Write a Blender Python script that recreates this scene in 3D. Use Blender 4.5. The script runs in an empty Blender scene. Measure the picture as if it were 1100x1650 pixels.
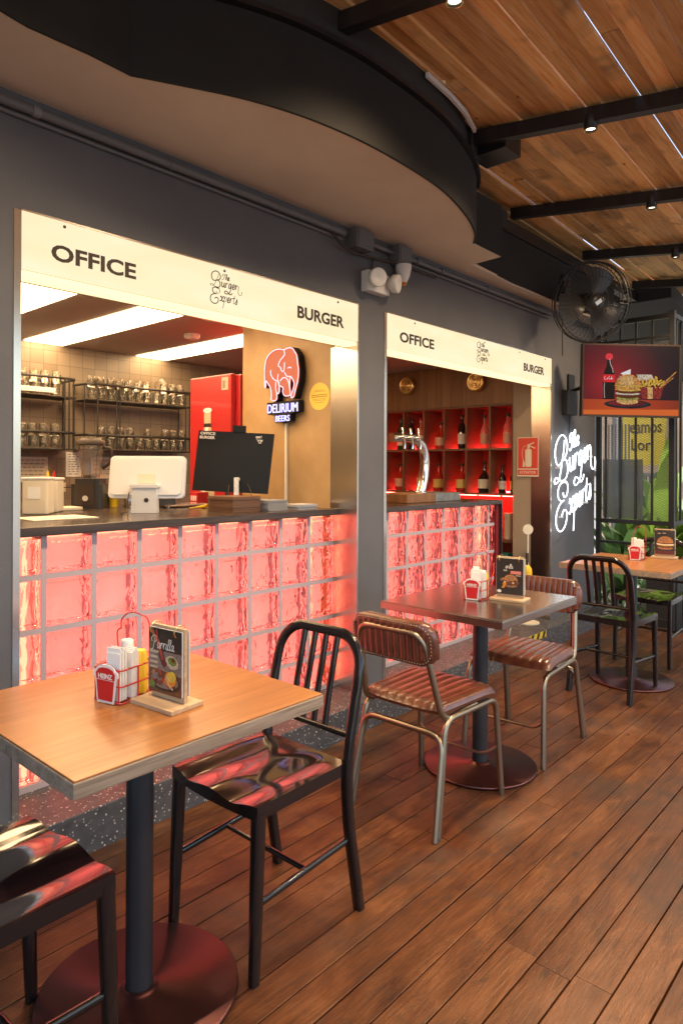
import bpy, bmesh, math, random
from math import radians as R, sin, cos, pi
from mathutils import Vector as V, Matrix
random.seed(7)
sc = bpy.context.scene
# ------------------------------------------------------------------ camera
YAW = 48.08
cd = bpy.data.cameras.new('camera'); cam = bpy.data.objects.new('camera', cd); sc.collection.objects.link(cam)
cd.sensor_fit = 'AUTO'; cd.sensor_width = 36.0; cd.lens = 1089.09/1650*36
cd.shift_y = -(825-754.2)/1650
cd.clip_start = 0.05; cd.clip_end = 500
cam.location = (-1.1366, -2.5024, 1.3391)
cam.rotation_euler = (Matrix.Rotation(R(-YAW), 4, 'Z') @ Matrix.Rotation(R(90), 4, 'X') @ Matrix.Rotation(R(0.24), 4, 'Z')).to_euler()
sc.camera = cam
sc.render.resolution_x = 682; sc.render.resolution_y = 1024
# ------------------------------------------------------------------ sky, sun, exposure
SUN_EL, SUN_AZ = 42, 352
w = bpy.data.worlds.new('World'); sc.world = w; w.use_nodes = True
nt = w.node_tree; nt.nodes.clear()
wo = nt.nodes.new('ShaderNodeOutputWorld'); bg = nt.nodes.new('ShaderNodeBackground'); sky = nt.nodes.new('ShaderNodeTexSky')
sky.sky_type = 'NISHITA'; sky.sun_disc = False; sky.sun_elevation = R(SUN_EL); sky.sun_rotation = R(SUN_AZ)
sky.air_density = 1.2; sky.dust_density = 3.0; sky.ozone_density = 0.6
bg.inputs['Strength'].default_value = 0.15
nt.links.new(sky.outputs[0], bg.inputs[0]); nt.links.new(bg.outputs[0], wo.inputs[0])
sl = bpy.data.lights.new('sun', 'SUN'); sl.energy = 2.5; sl.angle = R(0.5); sl.color = (1, .95, .87)
so = bpy.data.objects.new('sun', sl); sc.collection.objects.link(so)
so.rotation_euler = (R(90-SUN_EL), 0, R(180-SUN_AZ)); so.location = (0, 6, 9)
sc.view_settings.view_transform = 'Standard'; sc.view_settings.look = 'None'
sc.view_settings.exposure = 1.95; sc.view_settings.gamma = 1
sc.render.engine = 'CYCLES'
sc.cycles.use_denoising = True
sc.cycles.max_bounces = 10; sc.cycles.transmission_bounces = 8; sc.cycles.transparent_max_bounces = 12
sc.cycles.sample_clamp_indirect = 6
sc.cycles.caustics_reflective = False
# ------------------------------------------------------------------ materials
def mat(name, col=(.5,.5,.5), rough=.5, metal=0, **k):
    m = bpy.data.materials.new(name); m.use_nodes = True
    b = m.node_tree.nodes['Principled BSDF']
    b.inputs['Base Color'].default_value = (*col, 1); b.inputs['Roughness'].default_value = rough; b.inputs['Metallic'].default_value = metal
    for kk, v in k.items():
        b.inputs[{'trans':'Transmission Weight','ior':'IOR','coat':'Coat Weight','coatr':'Coat Roughness','alpha':'Alpha','spec':'Specular IOR Level','es':'Emission Strength','sub':'Subsurface Weight'}[kk]].default_value = v
    if 'es' in k: b.inputs['Emission Color'].default_value = (*col, 1)
    return m
class NT:
    def __init__(s, m): s.t = m.node_tree; s.b = s.t.nodes['Principled BSDF']
    def n(s, ty, **k):
        x = s.t.nodes.new(ty)
        for a, v in k.items():
            if a.startswith('i_'):
                q = a[2:].replace('_', ' ')
                x.inputs[int(q) if q.isdigit() else q].default_value = v
            else: setattr(x, a, v)
        return x
    def l(s, a, b): s.t.links.new(a, b)
    def coord(s, scale=(1,1,1), rot=(0,0,0), kind='Object'):
        c = s.n('ShaderNodeTexCoord'); m = s.n('ShaderNodeMapping'); m.inputs['Scale'].default_value = scale; m.inputs['Rotation'].default_value = rot
        s.l(c.outputs[kind], m.inputs[0]); return m.outputs[0]
    def noise(s, vec, sc_=5, det=4, rough=.55, dist=0):
        x = s.n('ShaderNodeTexNoise', i_Scale=sc_, i_Detail=det, i_Roughness=rough, i_Distortion=dist); s.l(vec, x.inputs['Vector']); return x.outputs['Fac']
    def ramp(s, f, stops):
        x = s.n('ShaderNodeValToRGB'); e = x.color_ramp.elements
        while len(e) < len(stops): e.new(.5)
        for i, (p, c) in enumerate(stops): e[i].position = p; e[i].color = (*c, 1) if not isinstance(c, (int, float)) else (c, c, c, 1)
        s.l(f, x.inputs[0]); return x.outputs[0]
    def mix(s, f, a, b, mode='MIX'):
        x = s.n('ShaderNodeMix', data_type='RGBA', blend_type=mode)
        for k, v in ((0, f), (6, a), (7, b)):
            if hasattr(v, 'links'): s.l(v, x.inputs[k])
            else: x.inputs[k].default_value = v if isinstance(v, (int, float)) else (*v, 1)
        return x.outputs[2]
    def bump(s, h, st=.2, d=.01):
        x = s.n('ShaderNodeBump'); x.inputs['Strength'].default_value = st; x.inputs['Distance'].default_value = d
        s.l(h, x.inputs['Height']); s.l(x.outputs[0], s.b.inputs['Normal']); return x
    def math(s, op, a, b=0):
        x = s.n('ShaderNodeMath', operation=op)
        for k, v in ((0, a), (1, b)):
            if hasattr(v, 'links'): s.l(v, x.inputs[k])
            else: x.inputs[k].default_value = v
        return x.outputs[0]
    def base(s, c): s.l(c, s.b.inputs['Base Color'])
    def rough(s, c): s.l(c, s.b.inputs['Roughness'])

def wood(name, c1, c2, c3, axis='X', rough=(.35, .6), scale=1, knots=False, rnd=True, bump=.15, dk=.55):
    m = mat(name); t = NT(m)
    st = {'X': (1.2, 22, 22), 'Y': (22, 1.2, 22), 'Z': (22, 22, 1.2)}[axis]
    st = tuple(a*scale for a in st)
    c = t.n('ShaderNodeTexCoord'); vec = c.outputs['Object']
    if rnd:
        a = t.n('ShaderNodeAttribute', attribute_name='rnd'); w1 = t.n('ShaderNodeTexWhiteNoise', noise_dimensions='1D'); t.l(a.outputs['Fac'], w1.inputs['W'])
        ad = t.n('ShaderNodeVectorMath', operation='MULTIPLY_ADD'); t.l(w1.outputs['Color'], ad.inputs[0]); ad.inputs[1].default_value = (37, 11, 5); t.l(vec, ad.inputs[2]); vec = ad.outputs[0]
    mp = t.n('ShaderNodeMapping'); mp.inputs['Scale'].default_value = st; t.l(vec, mp.inputs[0])
    g = t.noise(mp.outputs[0], 3.2, 6, .62, .6)
    col = t.ramp(g, [(.28, c1), (.5, c2), (.72, c3)])
    mp2 = t.n('ShaderNodeMapping'); mp2.inputs['Scale'].default_value = tuple(a*.22 for a in st); t.l(vec, mp2.inputs[0])
    g2 = t.noise(mp2.outputs[0], 2.5, 3, .5, 1.2)
    col = t.mix(t.ramp(g2, [(.35, .0), (.75, dk)]), col, tuple(x*.6 for x in c1))
    if rnd:
        col = t.mix(.75, col, t.mix(w1.outputs['Value'], (.55, .50, .45), (1.5, 1.48, 1.42)), 'MULTIPLY')
    if knots:
        n3 = t.noise(vec, 2.3, 3, .6, .4)
        col = t.mix(t.ramp(n3, [(.56, 0.0), (.70, .55)]), col, (.035, .022, .018))
        vo = t.n('ShaderNodeTexVoronoi', feature='F1', i_Scale=4.2); mp3 = t.n('ShaderNodeMapping'); mp3.inputs['Scale'].default_value = (1, 2.0, 1) if axis == 'X' else (2, 1, 1); t.l(vec, mp3.inputs[0]); t.l(mp3.outputs[0], vo.inputs['Vector'])
        col = t.mix(t.ramp(vo.outputs['Distance'], [(.03, .8), (.09, 0)]), col, (.03, .018, .012))
    t.base(col)
    r = t.n('ShaderNodeMapRange', i_3=rough[0], i_4=rough[1]); t.l(g2, r.inputs[0]); t.rough(r.outputs[0])
    t.bump(g, bump, .004)
    return m
def deckwood(name, c1, c2, c3, axis='X', rough=(.35,.6), knots=True, bump=.3):
    m = mat(name); t = NT(m)
    c = t.n('ShaderNodeTexCoord'); co = c.outputs['Object']
    a = t.n('ShaderNodeAttribute', attribute_name='rnd'); w1 = t.n('ShaderNodeTexWhiteNoise', noise_dimensions='1D'); t.l(a.outputs['Fac'], w1.inputs['W'])
    ad = t.n('ShaderNodeVectorMath', operation='MULTIPLY_ADD'); t.l(w1.outputs['Color'], ad.inputs[0]); ad.inputs[1].default_value = (37, 11, 5); t.l(co, ad.inputs[2]); vec = ad.outputs[0]
    def mp(v, s_): q = t.n('ShaderNodeMapping'); q.inputs['Scale'].default_value = s_; t.l(v, q.inputs[0]); return q.outputs[0]
    g = t.noise(mp(vec, (2.2, 34, 34)), 2.6, 6, .65, 1.0)
    blot = t.noise(mp(vec, (2.2, 6, 6)), 1.6, 5, .62, .8)
    col = t.ramp(blot, [(.28, c1), (.5, c2), (.74, c3)])
    col = t.mix(t.ramp(g, [(.30, .62), (.62, 0.0)]), col, tuple(x*.45 for x in c1))
    col = t.mix(.35, col, t.mix(w1.outputs['Value'], (.68, .62, .60), (1.3, 1.35, 1.35)), 'MULTIPLY')
    dirt = t.noise(mp(co, (1, 1, 1)), 2.1, 7, .68, .5)
    col = t.mix(t.ramp(dirt, [(.50, 0.0), (.66, .78)]), col, (.032, .022, .017))
    d2 = t.noise(mp(co, (1.2, 2, 1)), 7.0, 5, .7, .3)
    col = t.mix(t.ramp(d2, [(.57, 0.0), (.70, .6)]), col, (.028, .018, .014))
    wear = t.noise(mp(co, (.7, 1.6, 1)), 1.3, 6, .66)
    col = t.mix(t.ramp(wear, [(.54, 0.0), (.75, .38)]), col, (.30, .155, .085))
    vo = t.n('ShaderNodeTexVoronoi', feature='F1', i_Scale=3.4); t.l(mp(vec, (1, 2.2, 1)), vo.inputs['Vector'])
    col = t.mix(t.ramp(vo.outputs['Distance'], [(.025, .9), (.10, 0)]), col, (.022, .014, .010))
    t.b.inputs['Specular IOR Level'].default_value = .32; t.base(col)
    r_ = t.n('ShaderNodeMapRange', i_3=rough[0], i_4=rough[1]); t.l(dirt, r_.inputs[0]); t.rough(r_.outputs[0])
    t.bump(t.math('ADD', g, t.math('MULTIPLY', blot, .8)), bump, .004)
    return m
M = {}
M['deck'] = deckwood('deck_wood', (.046,.015,.006), (.108,.039,.013), (.180,.074,.027), rough=(.25,.5), knots=True, bump=.3)
M['deck_side'] = mat('deck_edge', (.02,.013,.01), .9)
M['plank'] = wood('ceiling_plank_wood', (.60,.29,.085), (.86,.50,.19), (.93,.66,.33), rough=(.55,.8), knots=True, dk=.25)
M['oak'] = wood('laminate_oak', (.255,.10,.028), (.34,.142,.042), (.40,.178,.060), axis='X', rough=(.24,.36), rnd=False, scale=1.3, bump=.04)
M['oak_edge'] = wood('laminate_edge', (.20,.14,.095), (.32,.235,.165), (.42,.32,.24), axis='X', rough=(.5,.6), rnd=False, scale=1.8)
M['walnut'] = wood('bar_wood', (.17,.075,.03), (.27,.125,.05), (.33,.16,.07), axis='Z', rough=(.4,.55), rnd=False, scale=.7)
M['darkwood'] = wood('dark_counter_wood', (.03,.018,.014), (.055,.034,.026), (.09,.055,.04), axis='X', rough=(.15,.28), rnd=False)
M['blondwood'] = wood('blond_wood', (.42,.27,.15), (.55,.38,.23), (.64,.47,.3), axis='Y', rough=(.5,.6), rnd=False, scale=1.5)
def wallpaint():
    m = mat('slate_wall_paint', (.075,.074,.082), .62); t = NT(m)
    n = t.noise(t.coord(), 1.7, 5, .6); t.base(t.ramp(n, [(.25, (.088,.087,.096)), (.75, (.126,.126,.140))]))
    t.bump(t.math('ADD', t.noise(t.coord(), 160, 3), t.math('MULTIPLY', t.noise(t.coord(), 7, 4), 2.0)), .25, .003); return m
M['wall'] = wallpaint()
def plaster(name, a, b, rough=.85, s=2.2):
    m = mat(name, a, rough); t = NT(m); n = t.noise(t.coord(), s, 6, .6); t.base(t.ramp(n, [(.3, a), (.7, b)])); t.bump(t.noise(t.coord(), 60, 4), .1, .003); return m
M['soffit'] = plaster('soffit_plaster', (.60,.48,.37), (.70,.57,.44))
M['ply'] = plaster('partition_plywood', (.36,.215,.09), (.46,.29,.135), .5, 6)
M['black'] = mat('matt_black_metal', (.014,.013,.013), .42)
M['fascia'] = plaster('black_fascia', (.010,.009,.008), (.016,.014,.012), .85)
M['fascia2'] = plaster('charcoal_panel', (.024,.023,.022), (.034,.032,.030), .85)
M['chairblack'] = mat('gloss_black_paint', (.009,.006,.006), .2, coat=.5, coatr=.06, spec=.35)
M['chairseat'] = mat('gloss_black_seat', (.012,.007,.008), .16, metal=.0, coat=.8, coatr=.05, spec=.5)
t_ = NT(M['chairseat']); q_ = t_.n('ShaderNodeMapRange', i_1=.35, i_2=.7, i_3=.06, i_4=.17); t_.l(t_.noise(t_.coord(), 9, 6, .7), q_.inputs[0]); t_.rough(q_.outputs[0]); t_.l(q_.outputs[0], t_.b.inputs['Coat Roughness'])
t_ = NT(M['chairblack']); q_ = t_.n('ShaderNodeMapRange', i_1=.35, i_2=.7, i_3=.16, i_4=.25); t_.l(t_.noise(t_.coord(), 22, 5, .7), q_.inputs[0]); t_.rough(q_.outputs[0])
M['polegrey'] = mat('black_powder_coat', (.02,.02,.024), .38)
M['base'] = mat('red_reflection_tint_base', (.15,.062,.058), .32, .95)  # red reflection of the block counter tinted into the black disc colour
def brushed(name, col, rough, sc_=(1,1,60), st=.12):
    m = mat(name, col, rough, 1.0); t = NT(m)
    n = t.noise(t.coord(sc_), 9, 4, .7); r = t.n('ShaderNodeMapRange', i_3=rough*.8, i_4=rough*1.5); t.l(n, r.inputs[0]); t.rough(r.outputs[0]); t.bump(n, st, .001)
    return m
M['steel'] = brushed('brushed_steel', (.62,.56,.50), .2, (5,1.2,90), .012)
M['zinc'] = brushed('brushed_table_steel', (.50,.44,.39), .2, (3,60,6), .05)
M['bronze'] = brushed('aged_bronze_tube', (.32,.265,.195), .32, (20,20,20), .05)
M['chrome'] = mat('chrome', (.8,.78,.75), .08, 1)
M['brass'] = mat('brass', (.72,.5,.22), .25, 1)
def terrazzo():
    m = mat('dark_terrazzo', (.07,.07,.075), .42); t = NT(m)
    v = t.n('ShaderNodeTexVoronoi', feature='F1', i_Scale=95.0, i_Randomness=1.0); t.l(t.coord(), v.inputs['Vector'])
    wn = t.n('ShaderNodeTexWhiteNoise', noise_dimensions='3D'); t.l(v.outputs['Position'], wn.inputs['Vector'])
    chip = t.math('MULTIPLY', t.math('LESS_THAN', v.outputs['Distance'], .32), t.math('GREATER_THAN', wn.outputs['Value'], .62))
    b = t.ramp(t.noise(t.coord(), 25, 4), [(.3, (.05,.05,.056)), (.7, (.085,.086,.095))])
    t.base(t.mix(chip, b, t.ramp(wn.outputs['Value'], [(.62, (.16,.16,.17)), (.95, (.6,.58,.55))]))); return m
M['terrazzo'] = terrazzo()
M['mortar'] = mat('pale_grout', (.44,.36,.39), .55)
def leather():
    m = mat('cognac_leather', (.25,.085,.032), .30, coat=.5, coatr=.16); t = NT(m)
    n = t.noise(t.coord(), 14, 5, .6); t.base(t.ramp(n, [(.3, (.062,.017,.009)), (.55, (.110,.032,.015)), (.8, (.19,.066,.028))]))
    v = t.n('ShaderNodeTexVoronoi', i_Scale=260.0); t.l(t.coord(), v.inputs['Vector']); t.bump(v.outputs['Distance'], .12, .002); return m
M['leather'] = leather()
M['thread'] = mat('cream_thread', (.62,.52,.40), .7)
def glassblock():
    m = mat('glass_block', (1, .985, .98), .03, trans=1.0, ior=1.22); t = NT(m)
    co = t.coord((1, 1, 1)); n = t.noise(t.coord((15, 15, 8), (0, R(35), 0)), 1.0, 1, .4, 2.2)
    n2 = t.noise(t.coord((60, 60, 34)), 1.0, 2, .5, .8)
    t.bump(t.math('ADD', n, t.math('MULTIPLY', n2, .07)), .48, .034); return m
M['glassblock'] = glassblock()
def backpanel():
    m = mat('red_lit_panel', (1,.2,.15), .6); t = NT(m); b = t.b
    n = t.noise(t.coord((3, 1, 3)), 1.0, 2, .5)
    c = t.ramp(n, [(.3, (1, .070, .042)), (.7, (1, .108, .080))])
    b.inputs['Base Color'].default_value = (.6,.35,.33,1)
    t.l(c, b.inputs['Emission Color']); b.inputs['Emission Strength'].default_value = .62; return m
M['redpanel'] = backpanel()
def emis(name, col, st):
    st *= .38
    m = mat(name, col, .5, es=st); m.node_tree.nodes['Principled BSDF'].inputs['Base Color'].default_value = (.05,.05,.05,1); m.node_tree.nodes['Principled BSDF'].inputs['Specular IOR Level'].default_value = .12; return m
M['ledwarm'] = emis('warm_red_led_strip', (1,.26,.14), 2.2)
M['ledred'] = emis('red_led_strip', (1,.04,.03), 55)
M['ledpink'] = emis('pink_red_led_panel', (1,.10,.08), .55)
M['sign'] = emis('lit_acrylic_sign', (1,.85,.58), .72)
def glow(m, a, b, s_):
    t_ = NT(m); t_.l(t_.ramp(t_.noise(t_.coord(s_), 1.0, 2, .5), [(.3, a), (.7, b)]), t_.b.inputs['Emission Color'])
glow(M['sign'], (.97,.77,.45), (1,.85,.57), (2.5, 1, 9))
M['signedge'] = emis('lit_acrylic_underside', (1,.76,.40), 1.15)
M['strip'] = emis('ceiling_light_strip', (1,.66,.34), 12)
M['neon'] = emis('white_neon_tube', (.86,.94,1), 3.2)
M['neonpink'] = emis('pink_neon_tube', (1,.45,.50), 1.5)
M['neonblue'] = emis('blue_white_neon', (.42,.40,1), 1.9)
M['spot'] = emis('lit_spot_lens', (1,.82,.55), 6)
M['ink'] = mat('black_lettering', (.035,.018,.010), .5)
M['white'] = mat('white_plastic', (.72,.70,.67), .4)
M['whiteboard'] = mat('white_paper', (.78,.76,.72), .7)
M['cream'] = mat('cream_plastic', (.70,.62,.48), .45)
M['greypl'] = mat('grey_plastic', (.12,.12,.125), .5)
M['dkgrey'] = mat('dark_grey_plastic', (.028,.027,.028), .4)
M['screenblack'] = mat('black_sign_board', (.008,.008,.009), .5, spec=.25)
M['red'] = mat('red_enamel', (.50,.015,.02), .35)
M['redwire'] = mat('red_coated_wire', (.45,.008,.015), .3, coat=.5)
M['fridge'] = mat('red_fridge_paint', (.40,.016,.018), .3, coat=.4)
M['yellow'] = mat('mustard_yellow', (.80,.52,.02), .4)
M['teal'] = mat('teal_card', (.05,.28,.22), .5)
M['kitceil'] = plaster('kitchen_ceiling_paint', (.42,.36,.33), (.46,.40,.37), .8)
M['kitfloor'] = plaster('kitchen_floor_tile', (.14,.13,.13), (.18,.17,.165), .5)
M['dkred'] = mat('red_glow_tint_panel', (.18,.010,.012), .4)  # end panel colour with the red glow on it mixed in
M['cubby'] = mat('cubby_walnut', (.16,.075,.04), .5)
M['cubbyback'] = mat('cubby_back_panel', (.55,.07,.055), .5)
M['elephant'] = emis('lit_pink_acrylic', (.90,.15,.06), .55)
M['glass'] = mat('clear_glass', (1,1,1), .0, trans=1, ior=1.45)
M['frost'] = mat('clear_blender_jar', (.95,.9,.85), .04, trans=.95, ior=1.3)
M['curb'] = plaster('grey_threshold', (.16,.16,.17), (.2,.2,.21), .55)
def tiles():
    m = mat('kitchen_wall_tile', (.3,.27,.24), .35); t = NT(m)
    co = t.coord((1,1,1), (R(90),0,0)); br = t.n('ShaderNodeTexBrick', offset=0.0, i_Scale=1.0)
    for k, v in (('Color1', (.19,.15,.105,1)), ('Color2', (.245,.195,.14,1)), ('Mortar', (.125,.10,.075,1)), ('Mortar Size', .0025), ('Brick Width', .1), ('Row Height', .1), ('Bias', 0.0)): br.inputs[k].default_value = v
    t.l(co, br.inputs['Vector']); t.base(br.outputs['Color']); t.bump(br.outputs['Fac'], -.4, .002); return m
M['tile'] = tiles()
# ------------------------------------------------------------------ mesh builder
class MB:
    def __init__(s): s.v = []; s.f = []; s.m = []; s.r = []; s.sm = []
    def add(s, vs, fs, mi=0, r=None, smooth=False):
        n = len(s.v); s.v += [tuple(x) for x in vs]; r = random.random()*100 if r is None else r
        for f in fs: s.f.append([n+i for i in f]); s.m.append(mi); s.r.append(r); s.sm.append(smooth)
        return s
    def box(s, x0, x1, y0, y1, z0, z1, mi=0, bev=0, r=None, mt=None):
        if bev:
            b = min(bev, (x1-x0)*.45, (y1-y0)*.45, (z1-z0)*.45)
            bm = bmesh.new(); bmesh.ops.create_cube(bm, size=1)
            for q in bm.verts: q.co = V(((x0+x1)/2+q.co.x*(x1-x0), (y0+y1)/2+q.co.y*(y1-y0), (z0+z1)/2+q.co.z*(z1-z0)))
            bmesh.ops.bevel(bm, geom=bm.edges[:], offset=b, segments=2, affect='EDGES', profile=.6)
            s.bm(bm, mi, r, mt); return s
        vs = [V((x, y, z)) for x in (x0, x1) for y in (y0, y1) for z in (z0, z1)]
        if mt: vs = [mt @ q for q in vs]
        return s.add(vs, [(0,1,3,2),(4,6,7,5),(0,4,5,1),(2,3,7,6),(0,2,6,4),(1,5,7,3)], mi, r)
    def bm(s, bm, mi=0, r=None, mt=None, smooth=False):
        bm.verts.index_update(); vs = [(mt @ q.co) if mt else q.co.copy() for q in bm.verts]
        s.add(vs, [[q.index for q in f.verts] for f in bm.faces], mi, r, smooth); bm.free()
    def sweep(s, pts, a, b=None, n=10, side=None, close=False, p=2.0, mi=0, caps=True, scl=None, smooth=True):
        """tube along pts with (super)elliptic section: a along 'side' axis, b along the other"""
        b = a if b is None else b; P = [V(q) for q in pts]; N = len(P); T = []
        for i in range(N):
            if close: d = P[(i+1) % N]-P[i-1]
            else: d = P[min(i+1, N-1)]-P[max(i-1, 0)]
            T.append(d.normalized())
        sd = V(side) if side is not None else (V((0,0,1)) if abs(T[0].z) < .9 else V((0,1,0)))
        u = (sd-T[0]*sd.dot(T[0])).normalized(); vs = []
        for i in range(N):
            if i:
                q = T[i-1].rotation_difference(T[i]); u = q @ u; u = (u-T[i]*u.dot(T[i])).normalized()
            w_ = T[i].cross(u); k = scl[i] if scl else 1
            for j in range(n):
                t = 2*pi*(j+.5)/n; c_, s_ = cos(t), sin(t)
                c_ = math.copysign(abs(c_)**(2/p), c_); s_ = math.copysign(abs(s_)**(2/p), s_)
                vs.append(P[i]+u*(a*k*c_)+w_*(b*k*s_))
        fs = [(i*n+j, i*n+(j+1) % n, ((i+1) % N)*n+(j+1) % n, ((i+1) % N)*n+j) for i in range(N if close else N-1) for j in range(n)]
        s.add(vs, fs, mi, None, smooth)
        if caps and not close: s.add(vs[:n], [tuple(range(n))[::-1]], mi); s.add(vs[-n:], [tuple(range(n))], mi)
        return s
    def cyl(s, c, r, z0, z1, n=24, r2=None, mi=0, smooth=True, mt=None):
        return s.lathe([(r, z0), (r if r2 is None else r2, z1)], c, n, mi, smooth, True, mt)
    def lathe(s, prof, c=(0,0), n=20, mi=0, smooth=True, caps=True, mt=None):
        vs = []; m = len(prof)
        for i in range(n):
            t = 2*pi*i/n
            for r, z in prof: vs.append(V((c[0]+r*cos(t), c[1]+r*sin(t), z)))
        if mt: vs = [mt @ q for q in vs]
        s.add(vs, [(i*m+j, ((i+1) % n)*m+j, ((i+1) % n)*m+j+1, i*m+j+1) for i in range(n) for j in range(m-1)], mi, None, smooth)
        if caps:
            s.add([vs[i*m] for i in range(n)], [tuple(range(n))[::-1]], mi); s.add([vs[i*m+m-1] for i in range(n)], [tuple(range(n))], mi)
        return s
    def prism(s, poly, h0, h1, fr=None, mi=0, smooth=False):
        """polygon (2D) extruded from h0 to h1; fr maps (a,b,h)->world"""
        fr = fr or (lambda a, b, h: (a, b, h)); n = len(poly)
        vs = [fr(a, b, h0) for a, b in poly]+[fr(a, b, h1) for a, b in poly]
        s.add(vs, [tuple(range(n))[::-1], tuple(range(n, 2*n))], mi)
        s.add(vs, [(i, (i+1) % n, n+(i+1) % n, n+i) for i in range(n)], mi, None, smooth); return s
    def poly(s, pts, mi=0): return s.add(pts, [tuple(range(len(pts)))], mi)
    def build(s, name, mats, parent=None, tri=False):
        me = bpy.data.meshes.new(name); me.from_pydata(s.v, [], s.f)
        mats = mats if isinstance(mats, (list, tuple)) else [mats]
        for q in mats: me.materials.append(q)
        me.polygons.foreach_set('material_index', s.m); me.polygons.foreach_set('use_smooth', s.sm)
        at = me.attributes.new('rnd', 'FLOAT', 'FACE'); at.data.foreach_set('value', s.r)
        me.update(); bm = bmesh.new(); bm.from_mesh(me)
        bmesh.ops.recalc_face_normals(bm, faces=bm.faces[:]) if not tri else None
        bm.to_mesh(me); bm.free()
        o = bpy.data.objects.new(name, me); sc.collection.objects.link(o)
        if parent is not None: attach(o, parent)
        return o
WL = {}
def attach(o, p):
    o.parent = p
    if p.name in WL: o.matrix_parent_inverse = Matrix.Translation(-WL[p.name]); WL[o.name] = V((0,0,0))
def tag(o, label=None, cat=None, group=None, kind=None):
    for k, v in (('label', label), ('category', cat), ('group', group), ('kind', kind)):
        if v: o[k] = v
    return o
def thing(name, label, cat, loc=(0,0,0), rz=0, group=None, world=False):
    o = bpy.data.objects.new(name, None); sc.collection.objects.link(o); o.location = loc; o.rotation_euler = (0,0,rz); o.empty_display_size = .1
    if world: WL[o.name] = V(loc)      # its parts are modelled in world coordinates
    return tag(o, label, cat, group)
def copy_tree(o, parent=None):
    c = o.copy(); sc.collection.objects.link(c)
    if parent: c.parent = parent
    for ch in [x for x in sc.objects if x.parent == o]: copy_tree(ch, c)
    return c
def catmull(P, n=6, close=False):
    P = [V(p) if len(p) == 3 else V((p[0], p[1], 0)) for p in P]; out = []; N = len(P)
    for i in range(N if close else N-1):
        a, b, c, d = (P[(i-1) % N], P[i], P[(i+1) % N], P[(i+2) % N]) if close else (P[max(i-1, 0)], P[i], P[i+1], P[min(i+2, N-1)])
        for k in range(n):
            t = k/n; out.append(.5*((2*b)+(c-a)*t+(2*a-5*b+4*c-d)*t*t+(3*b-a-3*c+d)*t**3))
    if not close: out.append(P[-1])
    return out
def arc(cx, cy, r, a0, a1, n=8): return [(cx+r*cos(R(a0+(a1-a0)*i/n)), cy+r*sin(R(a0+(a1-a0)*i/n))) for i in range(n+1)]
def rrect(w_, h, r, n=5, cx=0, cy=0):
    x, y = w_/2-r, h/2-r
    return arc(cx+x, cy+y, r, 0, 90, n)+arc(cx-x, cy+y, r, 90, 180, n)+arc(cx-x, cy-y, r, 180, 270, n)+arc(cx+x, cy-y, r, 270, 360, n)
def frame(o, u, v):
    o, u, v = V(o), V(u).normalized(), V(v).normalized(); n_ = u.cross(v).normalized()
    return lambda a, b, h=0: o+u*a+v*b+n_*h
def text(s, fr, x0, x1, y0, y1, depth=.002, bold=.02, h0=0.0005):
    """extruded built-in lettering fitted in a box of the frame; returns an MB"""
    c = bpy.data.curves.new('t', 'FONT'); c.body = s; c.size = 1; c.offset = bold; c.resolution_u = 3
    o = bpy.data.objects.new('t', c); sc.collection.objects.link(o); bpy.context.view_layer.update()
    me = bpy.data.meshes.new_from_object(o.evaluated_get(bpy.context.evaluated_depsgraph_get()))
    xs = [q.co.x for q in me.vertices]; ys = [q.co.y for q in me.vertices]; mx, my = min(xs), min(ys); sx, sy = (x1-x0)/(max(xs)-mx), (y1-y0)/(max(ys)-my)
    mb = MB(); fl = [(x0+(q.co.x-mx)*sx, y0+(q.co.y-my)*sy) for q in me.vertices]; n = len(fl)
    fs = [list(p.vertices) for p in me.polygons]
    mb.add([fr(a, b, h0+depth) for a, b in fl], fs)
    ec = {}
    for f in fs:
        for i in range(len(f)): e = (f[i], f[(i+1) % len(f)]); ec[tuple(sorted(e))] = ec.get(tuple(sorted(e)), 0)+1
    side = [e for e, k in ec.items() if k == 1]
    mb.add([fr(a, b, h0+depth) for a, b in fl]+[fr(a, b, h0) for a, b in fl], [(a, b, n+b, n+a) for a, b in side])
    bpy.data.objects.remove(o); bpy.data.curves.remove(c); bpy.data.meshes.remove(me); return mb
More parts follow.
